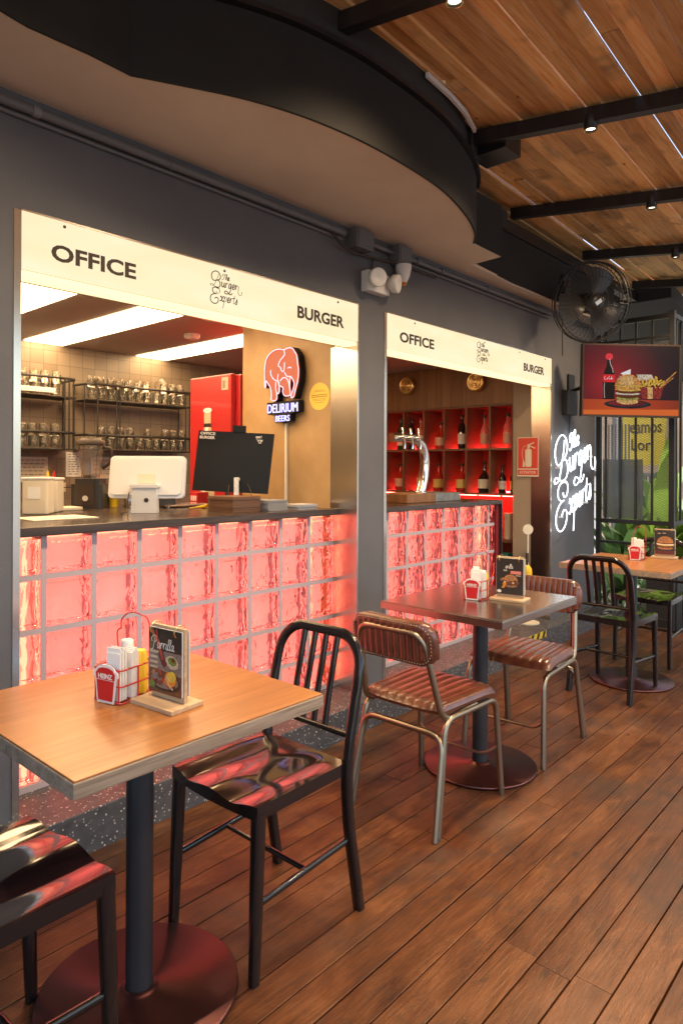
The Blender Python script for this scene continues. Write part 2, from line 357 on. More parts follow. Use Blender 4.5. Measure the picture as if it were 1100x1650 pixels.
# ---- cursive strokes: lists of points, x-height 1
CUR = {
 'u': (.78, [[(0,.75),(.08,.95),(.1,.3),(.25,0),(.45,.2),(.55,.95),(.56,.3),(.68,0),(.85,.2)]]),
 'r': (.60, [[(-.05,.3),(.10,1.0),(.12,.5),(.10,0)],[(.11,.45),(.22,.85),(.38,1.0),(.50,.85)]]),
 'e': (.55, [[(0,.2),(.3,.5),(.38,.85),(.22,1),(.05,.6),(.1,.1),(.3,0),(.55,.25)]]),
 'g': (.72, [[(.5,.8),(.3,1),(.06,.6),(.12,.08),(.35,.15),(.5,.9),(.5,.2),(.42,-.55),(.2,-1.0),(-.35,-1.15),(-.6,-.85),(-.35,-.6),(.1,-.85),(.45,-1.15),(.75,-1.0),(.85,-.75)]]),
 'x': (.75, [[(0,.7),(.12,1),(.25,.75),(.4,.2),(.55,0),(.72,.2)],[(.7,.9),(.6,1),(.4,.6),(.2,.1),(.05,0),(0,.15)]]),
 'p': (.68, [[(0,.5),(.1,1),(.06,.2),(0,-1.0),(-.02,-1.3)],[(.06,.3),(.2,.9),(.4,1),(.5,.6),(.4,.1),(.2,0),(.08,.15)]]),
 't': (.5, [[(.2,1.6),(.15,.8),(.12,.2),(.25,0),(.45,.2)],[(-.05,1.05),(.4,1.12)]]),
 's': (.5, [[(0,.15),(.25,.7),(.3,1.05),(.35,.7),(.42,.3),(.28,0),(.05,.05)]]),
 'h': (.7, [[(.0,.1),(.25,1.3),(.22,1.75),(.1,1.5),(.05,0),(.15,.6),(.35,.95),(.45,.8),(.45,.2),(.55,0),(.7,.2)]]),
 'a': (.72, [[(.5,.8),(.3,1),(.06,.6),(.12,.08),(.35,.15),(.5,.9),(.5,.2),(.6,0),(.75,.2)]]),
 'i': (.35, [[(0,.2),(.12,.95),(.1,.2),(.2,0),(.38,.2)],[(.15,1.35),(.17,1.42)]]),
 'l': (.4, [[(0,.2),(.3,1.3),(.28,1.8),(.15,1.6),(.08,.3),(.2,0),(.42,.2)]]),
 'T': (.95, [[(0,.75),(-.1,1.2),(.15,1.6),(.5,1.55),(.85,1.5),(1.05,1.75)],[(.55,1.55),(.5,.8),(.35,.1),(.05,-.1),(-.1,.1)]]),
 'P': (1.2, [[(.6,1.6),(.5,.6),(.35,-.1),(.05,-.1)],[(.1,1.0),(-.1,1.5),(.4,2.0),(1.0,1.8),(1.0,1.2),(.6,.95)]]),
}
def word(s, x, y, h, wf=1.0, slant=.12):
    out = []
    for ch in s:
        w_, st = CUR[ch]
        for q in st: out.append([(x+(a*wf+b*slant)*h, y+b*h) for a, b in q])
        x += w_*h*wf
    return out, x
def logo():
    """The Burger Experts, box about 0..100 wide, -15..100 high"""
    S = []
    B = [[(26,94),(24,84),(19,72),(14,60),(9,53),(2,52),(0,56),(5,58),(12,53),(20,50),(28,46),(30,38),(26,31),(20,32),(19,37)],
         [(21,73),(10,70),(4,80),(6,93),(16,101),(26,99),(32,90),(31,80),(24,74),(19,73),(27,72),(31,66),(31,57),(26,51),(18,50)]]
    E = [[(27,46),(16,49),(8,44),(8,34),(16,28),(20,28),(10,26),(2,18),(1,6),(8,-3),(18,-3),(25,5),(25,14),(19,17),(14,12)]]
    S += B+E
    st, _ = word('The', 38, 80, 11, .95); S += st
    st, x = word('urge', 34, 55, 17, 1.0); S += st
    S.append([(x,58),(x+2,70),(x+4,72),(x+3,56),(x+5,66),(x+9,72),(x+12,66),(x+11,50),(x+14,42),(x+20,41),(x+23,47),(x+22,54)])
    st, x = word('xperts', 31, 8, 17, .93); S += st
    return S
def stroke_mb(S, fr, k, r, flat=False, n=6, h=.0):
    mb = MB()
    for s_ in S:
        pts = [fr(p.x*k, p.y*k, h) for p in catmull(s_, 5)]
        mb.sweep(pts, r, r*(.35 if flat else 1), n=n, side=(fr(0,0,1)-fr(0,0,0)) if not flat else None)
    return mb
# ================================================================== THE SETTING
def struct(name, mb, m, kind='structure'): return tag(mb.build(name, m), kind=kind)
mb = MB(); mb.box(-40, 60, -40, 40, -.40, -.16, 0); struct('pavement', mb, plaster('pavement_concrete', (.17,.165,.16), (.23,.225,.21), .85, 1.2))
# deck of separate boards, 0.1 m pitch
mb = MB(); y = -.2715
while y > -5.2:
    x = -4.2 - random.random()*2.6; yt = min(y, -.2895)
    while x < 4.95:
        L = random.choice((1.7, 2.3, 2.9, 3.4, 3.9)); x1 = min(x+L, 4.95)
        if x1-x > .1: mb.box(max(x, -4.2)+.001, x1-.001, y-.0958+random.uniform(-.0012, .0010), yt, -.028, random.uniform(-.0016, .0008), bev=.0018)
        x += L
    y -= .1
for xx in [-4.1+.55*i for i in range(17)]: mb.box(xx, xx+.06, -5.25, -.29, -.158, -.032, 1)
struct('deck', mb, [M['deck'], M['deck_side']])
mb = MB(); mb.box(-4.2, 4.95, -.289, 0.0, -.16, .147, bev=.004); mb.box(-1.2, 4.95, .001, 2.45, -.16, .1445, 1)
struct('plinth', mb, [M['terrazzo'], M['kitfloor']])
# front wall with two hatches
wl = thing('front_wall', 'dark slate grey plastered wall with two lit serving hatches', 'wall', (-.2, -.16, .147), world=True)
mb = MB(); Z0, Z1 = .147, 2.6
for x0, x1 in ((-4.2, -.16), (1.594, 1.842), (3.94, 4.83)): mb.box(x0, x1, -.16, 0, Z0, 2.214)
mb.box(-4.2, 4.83, -.16, 0, 2.214, Z1); mb.build('wall', M['wall'], wl)
mb = MB()
for x0, x1 in ((-.16, 1.594), (1.842, 3.94)):
    mb.box(x0-.022, x0+.002, -.164, .03, Z0, 2.21); mb.box(x1-.002, x1+.010, -.164, .0, Z0, 2.21)
mb.box(1.5925, 1.5965, -.16, .03, Z0, 2.0); mb.box(3.934, 3.9375, -.16, .0, Z0, 2.2)
mb.build('steel_jamb', M['steel'], wl)
mb = MB(); mb.box(-4.2, 4.95, .0, 3.2, 2.62, 6.2); tag(mb.build('shading_storey', M['wall']), 'unseen dark upper storey above the soffit, added to shade the terrace', 'building')  # unseen storey, added tall enough to keep sun off the pergola
# soffit with its curved edge (underside z = 2.6)
edge = [(-4.2,-.62),(-1.4,-.60),(-.45,-.56),(-.30,-.535),(-.12,-.545),(.026,-.54)]+[tuple(p[:2]) for p in catmull([(.026,-.54),(.17,-.615),(.38,-.715),(.62,-.783),(.94,-.815),(1.40,-.794),(1.77,-.708),(2.02,-.61),(2.162,-.518)], 6)[1:]]+[(2.487,-.513),(2.51,-.304),(3.07,-.272),(4.95,-.29)]
sf = thing('soffit', 'beige plaster soffit with wavy black fascia above the hatches', 'soffit', (1, -.5, 2.6), world=True)
mb = MB(); mb.prism(edge+[(4.95, .0), (-4.2, .0)], 2.6, 2.619); mb.build('soffit_board', M['soffit'], sf)
def band(mb, pts, off, z0, z1, th, mi=0):
    n = len(pts); nor = []
    for i in range(n):
        a, b = V(pts[max(i-1, 0)]), V(pts[min(i+1, n-1)]); d = (b-a).normalized(); nor.append(V((d.y, -d.x)))
    o = [V(p)+q*off for p, q in zip(pts, nor)]; i_ = [V(p)+q*(off-th) for p, q in zip(pts, nor)]
    mb.prism([tuple(p) for p in o]+[tuple(p) for p in i_[::-1]], z0, z1, mi=mi, smooth=False)
e1 = edge[2:edge.index((2.487,-.513))]
e0 = [(-4.2,-.62),(-1.4,-.60)]+e1
mb = MB(); band(mb, e0, .012, 2.597, 2.90, .012); mb.box(2.16, 2.485, -.525, -.513, 2.603, 2.9); mb.box(2.48, 2.495, -.513, -.30, 2.603, 2.9); mb.box(2.5, 4.95, -.284, -.262, 2.612, 2.99)
mb.build('fascia', M['fascia'], sf)
mb = MB(); band(mb, e0, .034, 2.905, 2.925, .05); mb.build('fascia_lip', M['black'], sf)
mb = MB(); band(mb, e0[:-3]+[(1.80,-.72),(1.93,-.69)], .008, 2.93, 3.06, .012); mb.box(1.925, 1.937, -.69, -.28, 2.90, 3.05); mb.box(1.94, 2.50, -.30, -.285, 2.9, 3.06)
mb.box(2.2, 2.85, -.36, -.30, 2.9, 3.02); mb.build('upper_panel', M['fascia2'], sf)
mb = MB(); band(mb, [(1.25,-.815),(1.45,-.80),(1.62,-.775),(1.80,-.72)], .030, 3.012, 3.034, .014); mb.build('pale_edge', M['whiteboard'], sf)
# ------------------------------------------------------------------ pergola roof
RZ = lambda x, y: 3.05+.116*y
pg = thing('pergola_roof', 'slatted timber roof on black steel beams over the terrace', 'roof', (2, -2, 3.05), world=True)
mb = MB(); v = -.15
while v > -4.6:
    wd = random.choice((.058, .065, .07, .08)); x = -1.4+random.random()
    x = -2.2
    while x < 6.2:
        L = random.choice((2.4, 3.0, 3.6, 4.2)); x1 = min(x+L, 6.2); dz = random.uniform(0, .020)
        vs = []
        for xx in (x+.001, x1-.001):
            for yy in (v-wd, v):
                for hh in (.083, .104):
                    Y = yy+.05*xx; vs.append((xx, Y, RZ(xx, Y)+hh+dz+(random.uniform(0, .004))))
        mb.add(vs, [(0,1,3,2),(4,6,7,5),(0,4,5,1),(2,3,7,6),(0,2,6,4),(1,5,7,3)])
        x += L
    v -= wd+random.choice((.005, .006, .008, .010))
mb.build('slats', M['plank'], pg)
beam_x = (-.45, .73, 1.86, 3.05, 4.25, 5.40)
for bx in beam_x:
    mb = MB(); vs = []
    for yy in (-4.6, -.30 if bx > 2.5 else -.60):
        for xx in (-.025, .025):
            for hh in (.012, .08): X = bx-.07*(yy+.6)+xx; vs.append((X, yy, RZ(X, yy)+hh))
    mb.add(vs, [(0,1,3,2),(4,6,7,5),(0,4,5,1),(2,3,7,6),(0,2,6,4),(1,5,7,3)]); mb.build('beam', M['black'], pg)
mb = MB(); mb.box(1.90, 2.06, -.86, -.66, 2.94, 3.03); mb.build('beam_bracket', M['black'], pg)
mb = MB(); mb.box(2.7, 6.2, -.30, -.23, 2.93, 3.01); mb.build('ledger', M['black'], pg)
# ------------------------------------------------------------------ kitchen shell
mb = MB(); mb.box(-1.2, 4.6, 2.45, 2.55, .147, 2.25); tag(mb.build('tiled_wall', M['tile']), 'grey brown tiled kitchen wall behind the glass racks', 'wall')
mb = MB(); mb.box(-1.3, -1.2, .0, 2.55, .147, 2.25); tag(mb.build('side_wall', M['tile']), 'tiled side wall at the left end of the kitchen', 'wall')
ce = thing('kitchen_ceiling', 'flat kitchen ceiling with bright recessed light strips', 'ceiling', (1, 1, 2.25), world=True)
mb = MB(); mb.box(-1.3, 4.6, .03, 2.55, 2.251, 2.30); mb.build('ceiling_board', M['kitceil'], ce)
for x0, x1 in ((-.62, -.34), (.28, .57), (.95, 1.23), (1.85, 2.13)):
    mb = MB(); mb.box(x0, x1, .22, 2.43, 2.244, 2.2505); mb.build('light_strip', M['strip'], ce)
mb = MB(); mb.lathe([(.055, 2.25), (.05, 2.225), (.03, 2.215)], (1.62, 1.35), 20); tag(mb.build('smoke_detector', M['white']), 'round white smoke detector on the kitchen ceiling', 'smoke detector')
mb = MB(); mb.box(1.598, 1.838, .0005, .785, .147, 2.25); tag(mb.build('plywood_partition', M['ply']), 'tan plywood partition behind the elephant neon sign', 'partition')
# ------------------------------------------------------------------ lit sign boxes
def signbox(x0, x1, label):
    t = thing('lightbox_sign', label, 'sign', (x0, -.16, 2.0), world=True, group='cream lightbox signs over the hatches')
    mb = MB(); mb.box(x0+.004, x1-.004, -.168, -.155, 2.012, 2.207); mb.build('acrylic_face', M['sign'], t)
    mb = MB(); mb.box(x0+.004, x1-.004, -.1545, -.075, 1.992, 2.010); mb.build('lit_underside', M['signedge'], t)
    mb = MB(); mb.box(x0, x1, -.170, -.01, 2.2075, 2.2135); mb.box(x0, x1, -.0745, -.06, 1.99, 2.207); mb.build('housing', M['steel'], t)
    return t
s1 = signbox(-.16, 1.594, 'wide cream lightbox sign over the left hatch with black lettering')
s2 = signbox(1.842, 3.94, 'cream lightbox sign over the right hatch, nearer the fan')
for t, a, b, c0, c1, lx, ls, scr in ((s1, -.058, .273, 1.141, 1.477, .625, .00155, (-.011, .70, 1.43)), (s2, 1.955, 2.30, 3.466, 3.80, 2.80, .0015, (2.1, 2.9, 3.4, 3.82))):
    F = frame((0,-.168,0), (1,0,0), (0,0,1))
    text('OFFICE', F, a, b, 2.062, 2.122, .0012, .03).build('lettering', M['ink'], t)
    text('BURGER', F, c0, c1, 2.062, 2.122, .0012, .03).build('lettering', M['ink'], t)
    F = frame((lx,-.1685,2.046 if t is s1 else 2.055), (1,0,0), (0,0,1))
    stroke_mb(logo(), (lambda a_, b_, h_=0, F=F: F(a_*1.14, b_*.9, h_)), ls*.95, .0023, True).build('script_logo', M['ink'], t)
    for q in scr: mb = MB(); mb.prism([(x, z) for x, z in arc(q, 2.190, .0055, 0, 330, 11)], .0005, .003, frame((0,-.168,0), (1,0,0), (0,0,1))); mb.build('screw', M['ink'], t)
# ------------------------------------------------------------------ glass block counters
def counter(x0, x1, label, joints, top1, name='bar_counter'):
    t = thing(name, label, 'counter', (x0, 0, .147), world=True, group='red lit glass block counters')
    g = MB(); mo = MB(); zs = [.134, .329, .529, .729, .929, 1.082]
    xs = [x0]+joints+[x1]
    for i in range(len(xs)-1):
        for j in range(5):
            a, b = xs[i]+(.0125 if i else .001), xs[i+1]-(.0125 if i < len(xs)-2 else .001); c, d = zs[j]+(.0125 if j else .039), zs[j+1]-.0125
            if b-a < .02: continue
            y0, y1 = .003, .075; e = .011
            rr = random.random()*9
            O = [(a,c),(b,c),(b,d),(a,d)]; I = [(a+e,c+e),(b-e,c+e),(b-e,d-e),(a+e,d-e)]; J = [(a+e*1.7,c+e*1.7),(b-e*1.7,c+e*1.7),(b-e*1.7,d-e*1.7),(a+e*1.7,d-e*1.7)]
            vs = [(p, y0+.002, q) for p, q in O]+[(p, y0, q) for p, q in I]+[(p, y0+.006, q) for p, q in J]+[(p, y1, q) for p, q in O]
            fs = [(k, (k+1) % 4, 4+(k+1) % 4, 4+k) for k in range(4)]+[(4+k, 4+(k+1) % 4, 8+(k+1) % 4, 8+k) for k in range(4)]+[(8,9,10,11)]+[(12+k, 12+(k+1) % 4, (k+1) % 4, k) for k in range(4)]+[(15,14,13,12)]
            g.add(vs, fs, 0, rr)
    g.build('glass_blocks', M['glassblock'], t)
    for i, q in enumerate(joints): mo.box(q-.011, q+.011, .005, .0995, .142, 1.082)
    for zz in zs[1:5]: mo.box(x0, x1, .0045, .0999, zz-.011, zz+.011)
    mo.box(x0, x1, -.004, .078, .1475, .1415+.03); mo.build('grout', M['mortar'], t)
    mb = MB(); mb.box(x0+.002, x1-.002, .101, .115, .142, 1.082); mb.build('backlit_panel', M['redpanel'], t)
    mb = MB(); mb.box(x0+.004, x1-.004, .083, .098, 1.066, 1.072); mb.build('led_strip', M['ledwarm'], t)
    for q in (x0+.115, x1-.115): mb = MB(); mb.box(q-.006, q+.006, .084, .096, .17, 1.06); mb.build('led_strip', M['ledwarm'], t)
    return t
j1 = [.2*i for i in range(8)]
c1 = counter(-.158, 1.592, 'red backlit glass block counter under the left hatch', j1, 0)
mb = MB(); mb.box(-.158, 1.592, -.032, 1.15, 1.084, 1.118, bev=.003); mb.build('countertop', M['darkwood'], c1)
mb = MB(); mb.box(-.158, 1.59, .16, 1.13, .148, 1.083); mb.build('cabinet', M['dkgrey'], c1)
j2 = [2.271+.2*i-.2 for i in range(-0, 6)]; j2 = [1.871+.2*i for i in range(1, 8)]; j2 = [q for q in [2.271+.2*i for i in range(-2, 6)] if 1.88 < q < 3.30]
c2 = counter(1.845, 3.352, 'red backlit glass block counter under the right hatch, beside the entrance', j2, 0)
mb = MB(); mb.box(1.845, 3.412, -.032, .52, 1.076, 1.108, bev=.003); mb.build('countertop', M['darkwood'], c2)
mb = MB(); mb.box(1.845, 3.355, .16, .5, .148, 1.075); mb.box(3.356, 3.398, -.01, .5, .148, 1.075, 1); mb.box(3.399, 3.412, -.03, .52, .148, 1.075, 2)
mb.build('end_panel', [M['dkgrey'], M['dkred'], M['black']], c2)
# ------------------------------------------------------------------ back bar with bottle cubbies (plane X = 4.05)
bb = thing('back_bar', 'walnut back bar with red lit bottle cubbies beyond the right counter', 'shelf', (4.05, .9, .147), world=True)
ys = [.225, .442, .676, .907, 1.129, 1.365, 1.60, 1.83, 2.06]; XB = 4.05
mb = MB(); mb.box(XB-.02, XB+.32, .20, 2.44, 1.893, 2.25); mb.build('timber_header', M['walnut'], bb)
mb = MB()
for q in ys: mb.box(XB, XB+.28, q-.009, q+.009, 1.13, 1.885)
for z in (1.118, 1.508, 1.885): mb.box(XB-.002, XB+.282, .216, 2.07, z-.009, z+.009)
mb.box(XB-.01, XB+.3, .165, .215, .147, 1.89); mb.build('cubby_frame', M['cubby'], bb)
mb = MB(); mb.box(XB+.283, XB+.30, .216, 2.44, .147, 1.892); mb.build('back_panel', M['cubbyback'], bb)
for i in range(len(ys)-1):
    for z, xo in ((1.128, .255), (1.518, .255), (1.095, .2)): mb = MB(); mb.box(XB+xo, XB+xo+.012, ys[i]+.012, ys[i+1]-.012, z, z+.010); mb.build('led_strip', M['ledred'], bb)
for z in (.715, .44): mb = MB(); mb.box(XB-.01, XB+.28, .22, 2.06, z, z+.02); mb.build('lower_shelf', M['cubby'], bb)
mb = MB(); mb.box(3.942, 4.045, -.0, .164, .147, 2.25); tag(mb.build('beige_jamb_wall', plaster('beige_wall_paint', (.33,.25,.18), (.38,.29,.21))), 'beige wall end beside the back bar, inside the right hatch', 'wall')
def rot_to(n): return V((0,0,1)).rotation_difference(V(n).normalized()).to_matrix().to_4x4()
for yy, zz, lb in ((1.283, 2.115, 'round brass wall light on the timber header, left one'), (.549, 2.09, 'round brass wall light on the timber header, right one')):
    t = thing('brass_wall_light', lb, 'wall light', (4.03, yy, zz), group='brass wall lights')
    m_ = rot_to((-1,0,0)); mb = MB(); mb.lathe([(.085, 0), (.085, .045), (.072, .06), (.06, .05)], n=28, mt=m_); mb.build('shade', M['brass'], t)
    mb = MB()
    for r in (.018, .034, .05): mb.sweep([m_ @ V((r*cos(a*pi/8), r*sin(a*pi/8), .062)) for a in range(16)], .004, n=6, close=True)
    mb.lathe([(.058, .030), (.0, .032)], n=16, mt=m_, caps=False); mb.build('grille', M['brass'], t)
def bottle(x, y, z, h, r, kind, glass, label_col, cap, lb, shape=0):
    t = thing('liquor_bottle' if kind == 0 else 'wine_bottle', lb, 'bottle', (x, y, z), group='bottles in the back bar cubbies')
    pr = {0: [(r*.9,0),(r,.01),(r,h*.5),(r*.85,h*.6),(r*.36,h*.72),(r*.32,h*.92)], 1: [(r*.9,0),(r,.01),(r,h*.62),(r*.7,h*.70),(r*.38,h*.78),(r*.36,h*.93)], 2: [(r*1.1,0),(r*1.25,.02),(r*1.2,h*.42),(r*.8,h*.56),(r*.33,h*.66),(r*.32,h*.88)]}[shape]
    mb = MB(); mb.lathe([(p, q) for p, q in pr], n=18); mb.build('bottle_body', glass, t)
    mb = MB(); k = 1.26 if shape == 2 else 1.03; mb.lathe([(r*k, h*.14), (r*k, h*.44)], n=18, caps=False); mb.build('paper_label', label_col, t)
    mb = MB(); mb.lathe([(r*.42, h*.90), (r*.42, h)], n=12); mb.build('cap', cap, t)
gc = dict(clear=mat('bottle_clear', (.95,.85,.8), .05, trans=.85), dark=mat('bottle_dark', (.015,.012,.012), .08, coat=1), amber=mat('bottle_amber', (.55,.20,.05), .06, trans=.6), redg=mat('bottle_red', (.5,.03,.02), .08, coat=.5), green=mat('bottle_green', (.02,.07,.03), .08, coat=1))
lc = dict(w=M['whiteboard'], c=M['cream'], y=mat('gold_label', (.72,.5,.14), .5), p=mat('peach_label', (.75,.42,.30), .6), k=M['ink'])
cub = [(ys[i]+ys[i+1])/2 for i in range(6)]
top = [(0,.30,.040,0,'clear','p','cap' ,'tall pink gin bottle in the top cubby nearest the entrance',1), (1,.30,.038,0,'clear','p','c','slim clear bottle with peach label, second top cubby from the entrance',0), (2,.31,.038,1,'dark','w','k','dark wine bottle with white label in the top row',1), (3,.25,.046,0,'redg','p','k','squat bottle with peach label left of the dark wine bottle, top row',2), (4,.30,.036,0,'clear','w','r','clear bottle with red cap behind the beer tap arch, top row',0)]
for i, h, r, k, g_, l_, c_, lb, sh in top: bottle(XB+.12, cub[i], 1.5175, h, r, k, gc[g_], lc[l_], M['ink'] if c_ != 'r' else M['red'], lb, sh)
bottle(XB+.12, cub[4]+.10, 1.5175, .30, .034, 1, gc['dark'], lc['k'], M['ink'], 'black bottle half hidden at the left of the top row', 1)
bottle(XB+.12, cub[5]+.0, 1.5175, .31, .036, 1, gc['green'], lc['w'], M['ink'], 'green wine bottle at the far left of the top row', 1)
low = [(0,.24,.034,'dark','w','small dark bottle with white label in the bottom row nearest the entrance',0,.05), (0,.24,.034,'dark','y','small dark bottle with gold label at the edge of the bottom row',0,-.06), (1,.27,.048,'dark','c','black rum bottle with cream label in the bottom row',2,0), (2,.26,.045,'redg','y','rum bottle with gold round label, third cubby of the bottom row',2,0), (3,.26,.045,'redg','y','rum bottle with gold round label, fourth cubby of the bottom row',2,.02), (4,.28,.036,'amber','c','amber bottle with cream label right of the tap post, bottom row',0,.0), (5,.26,.045,'redg','p','rum bottle with pale label at the left end of the bottom row',2,0)]
for i, h, r, g_, l_, lb, sh, dy in low: bottle(XB+.12, cub[i]+dy, 1.1275, h, r, 0, gc[g_], lc[l_], M['ink'], lb, sh)
mb = MB(); mb.lathe([(.035,0),(.04,.02),(.036,.19),(.042,.20),(.042,.225)], n=20); t = mb.build('tall_canister', M['cream']); t.location = (4.13, .30, .7355); tag(t, 'tall cream canister on the red lit lower shelf', 'canister')
mb = MB(); mb.box(-.05, .05, -.05, .05, 0, .15, bev=.004); mb.box(-.052, .052, -.052, .052, .13, .155); t = mb.build('teal_carton', M['teal']); t.location = (4.12, .33, .4605); tag(t, 'teal carton standing under the cream canister', 'box')
# fire extinguisher notice on the steel jamb
t = thing('extinguisher_notice', 'red fire extinguisher notice with white pictogram on the steel jamb', 'sign', (3.925, .027, 1.277), world=True)
F = frame((3.931, .119, 1.277), (0,-1,0), (0,0,1)); W_, H_ = .184, .318
mb = MB(); mb.prism([(0,0),(W_,0),(W_,H_),(0,H_)], 0, .003, F); mb.build('plate', M['cream'], t)
mb = MB(); mb.prism([(.006,.066),(W_-.006,.066),(W_-.006,H_-.006),(.006,H_-.006)], .003, .0038, F); mb.prism([(.006,.012),(W_-.006,.012),(W_-.006,.056),(.006,.056)], .003, .0038, F); mb.build('red_field', mat('notice_red', (.62,.05,.03), .4), t)
mb = MB(); mb.prism(rrect(.055, .145, .014, 4, .098, .150), .0038, .0045, F); mb.prism([(.088,.225),(.108,.225),(.106,.262),(.092,.262)], .0038, .0045, F)
mb.prism([(.090,.255),(.145,.278),(.148,.270),(.100,.248)], .0038, .0046, F); mb.prism([(.105,.252),(.158,.232),(.154,.224),(.104,.243)], .0038, .0047, F)
mb.sweep([F(p.x, p.y, .0045) for p in catmull([(.092,.252),(.062,.245),(.046,.215),(.044,.175),(.052,.13),(.056,.09)], 5)], .005, .0012, n=6, side=F(0,0,1)-F(0,0,0)); mb.prism([(.046,.078),(.068,.078),(.062,.125),(.052,.125)], .0038, .0048, F)
mb.build('pictogram', M['cream'], t)
text('EXTINTOR', F, .022, .162, .022, .046, .0007, .02, .0038).build('lettering', M['cream'], t)
# hazard tape on the plinth
mb = MB(); F = frame((3.14, -.2895, .100), (1,0,0), (0,0,1))
mb.prism([(0,0),(.46,0),(.46,.046),(0,.046)], 0, .0008, F, 0)
for i in range(5): a = .02+i*.092; mb.prism([(a,.001),(a+.04,.001),(a+.066,.045),(a+.026,.045)], .0008, .0013, F, 1)
tag(mb.build('hazard_tape', [mat('tape_yellow', (.75,.55,.05), .5), M['ink']]), 'black and yellow striped tape on the step by the entrance', 'tape')
# ================================================================== FURNITURE
def make_table(lb, top, edge_m, x, y, w_, d, th=.036, z=.752):
    t = thing('bistro_table', lb, 'table', (x, y, 0), group='pedestal tables on the deck')
    mb = MB(); mb.box(-w_/2+.002, w_/2-.002, -d/2+.002, d/2-.002, z-.004, z, 0, bev=.0015); mb.box(-w_/2, w_/2, -d/2, d/2, z-th, z-.0042, 1, bev=.0025); mb.build('tabletop', [top, edge_m], t)
    mb = MB(); mb.cyl((0,0), .034, .012, z-th-.008, 28); mb.build('pole', M['polegrey'], t)
    mb = MB(); mb.lathe([(.0,.001),(.246,.001),(.250,.004),(.249,.011),(.246,.013),(.05,.0135),(.045,.02),(.036,.024)], n=64, caps=False); mb.build('base_disc', M['base'], t)
    mb = MB(); mb.box(-.16, .16, -.02, .02, z-th-.01, z-th-.001); mb.box(-.02, .02, -.16, .16, z-th-.0102, z-th-.0012); mb.build('bracket', M['polegrey'], t)
    return t
T1 = make_table('orange brown wood laminate table nearest the camera', M['oak'], M['oak_edge'], -.194, -.971, .676, .645)
T2 = make_table('square steel topped table between the two leather chairs', M['zinc'], M['zinc'], 1.559, -.929, .69, .60)
T3 = make_table('wood laminate table farthest along the deck, beside the railing', M['oak'], M['oak_edge'], 3.29, -1.005, .676, .66)

def make_navy(lb, x, y, rz):
    """black metal cafe chair; local front = +x"""
    t = thing('metal_cafe_chair', lb, 'chair', (x, y, 0), rz, 'glossy black metal cafe chairs')
    mb = MB(); n = 28; G = []
    for i in range(n+1):
        for j in range(n+1):
            u, v = i/n, j/n; hw = .178+.012*u; X = -.158+.362*u+(.012*(1-(2*v-1)**2) if u > .99 else 0); Y = hw*(2*v-1)
            e = min(1, min(u, 1-u)*7)*min(1, min(v, 1-v)*7); yy = 2*v-1
            thigh = math.exp(-((abs(yy)-.50)/.30)**2)*(.3+.7*u); dish = math.exp(-((u-.40)/.28)**2)*(1-yy*yy)
            f = -.013*thigh*min(1, min(v, 1-v)*5)*min(1, u*5)-.010*dish*e+.0005*sin(9*u+4*yy)*e+.0004*sin(11*yy-3*u)*e
            G.append((X, Y, .461+f))
    mb.add(G, [(i*(n+1)+j, (i+1)*(n+1)+j, (i+1)*(n+1)+j+1, i*(n+1)+j+1) for i in range(n) for j in range(n)], 0, None, True)
    low = [(p[0], p[1], .424) for p in G]
    rim = [j for j in range(n+1)]+[(i+1)*(n+1)-1 for i in range(1, n+1)]+[n*(n+1)+j for j in range(n-1, -1, -1)]+[i*(n+1) for i in range(n-1, 0, -1)]
    m_ = len(rim); mb.add([G[k] for k in rim]+[low[k] for k in rim], [(k, (k+1) % m_, m_+(k+1) % m_, m_+k) for k in range(m_)], 1)
    mb.add([(-.150,-.172,.4245),(-.150,.172,.4245),(.198,.186,.4245),(.198,-.186,.4245)], [(0,1,2,3)], 1)
    mb.build('seat', [M['chairseat'], M['chairblack']], t, tri=False)
    for s in (-1, 1):
        mb = MB(); mb.sweep([(.188, s*.176, .440), (.197, s*.178, .2), (.205, s*.180, .0)], .017, .014, 12, side=(1,0,0), p=5, smooth=True, scl=[1.05, .95, .8]); mb.build('leg', M['chairblack'], t)
        mb = MB(); mb.sweep(catmull([(-.212, s*.181, .0), (-.188, s*.180, .14), (-.166, s*.178, .28), (-.158, s*.178, .40), (-.160, s*.178, .47)], 4), .015, .016, 12, side=(1,0,0), p=4); mb.build('leg', M['chairblack'], t)
        mb = MB(); mb.sweep([(.190, s*.177, .200), (-.172, s*.177, .226)], .008, .011, 8, side=(0,1,0)); mb.build('stretcher', M['chairblack'], t)
    mb = MB(); mb.sweep([(.010, -.175, .211), (.010, .175, .211)], .008, .009, 8); mb.build('stretcher', M['chairblack'], t)
    bx = lambda z: -.160-.078*max(0, (z-.47)/.36)**1.15
    pts = [(-.160, -.178, .46), (bx(.52), -.179, .52), (bx(.60), -.180, .60), (bx(.68), -.180, .68)]
    for a, b in arc(-.078, .718, .100, 180, 95, 8): pts.append((bx(b), a, b))
    up = [(x_, -y_, z_) for x_, y_, z_ in pts[::-1]]
    mb = MB(); mb.sweep(pts+up, .0165, .0105, 12, side=(0,1,0), p=3.2); mb.build('backrest_frame', M['chairblack'], t)
    mb = MB(); mb.sweep([(bx(.535), -.170, .535), (bx(.535), .170, .535)], .009, .010, 10, p=3); mb.build('crossbar', M['chairblack'], t)
    for q in (-.072, -.024, .024, .072):
        mb = MB(); mb.sweep([(bx(.535), q, .538), (bx(.66)+.002, q, .66), (bx(.80), q, .808)], .0115, .0065, 10, side=(0,1,0), p=3); mb.build('slat', M['chairblack'], t)
    return t
make_navy('whole glossy black chair pushed up to the nearest table, red light on its seat', .222, -.990, pi)
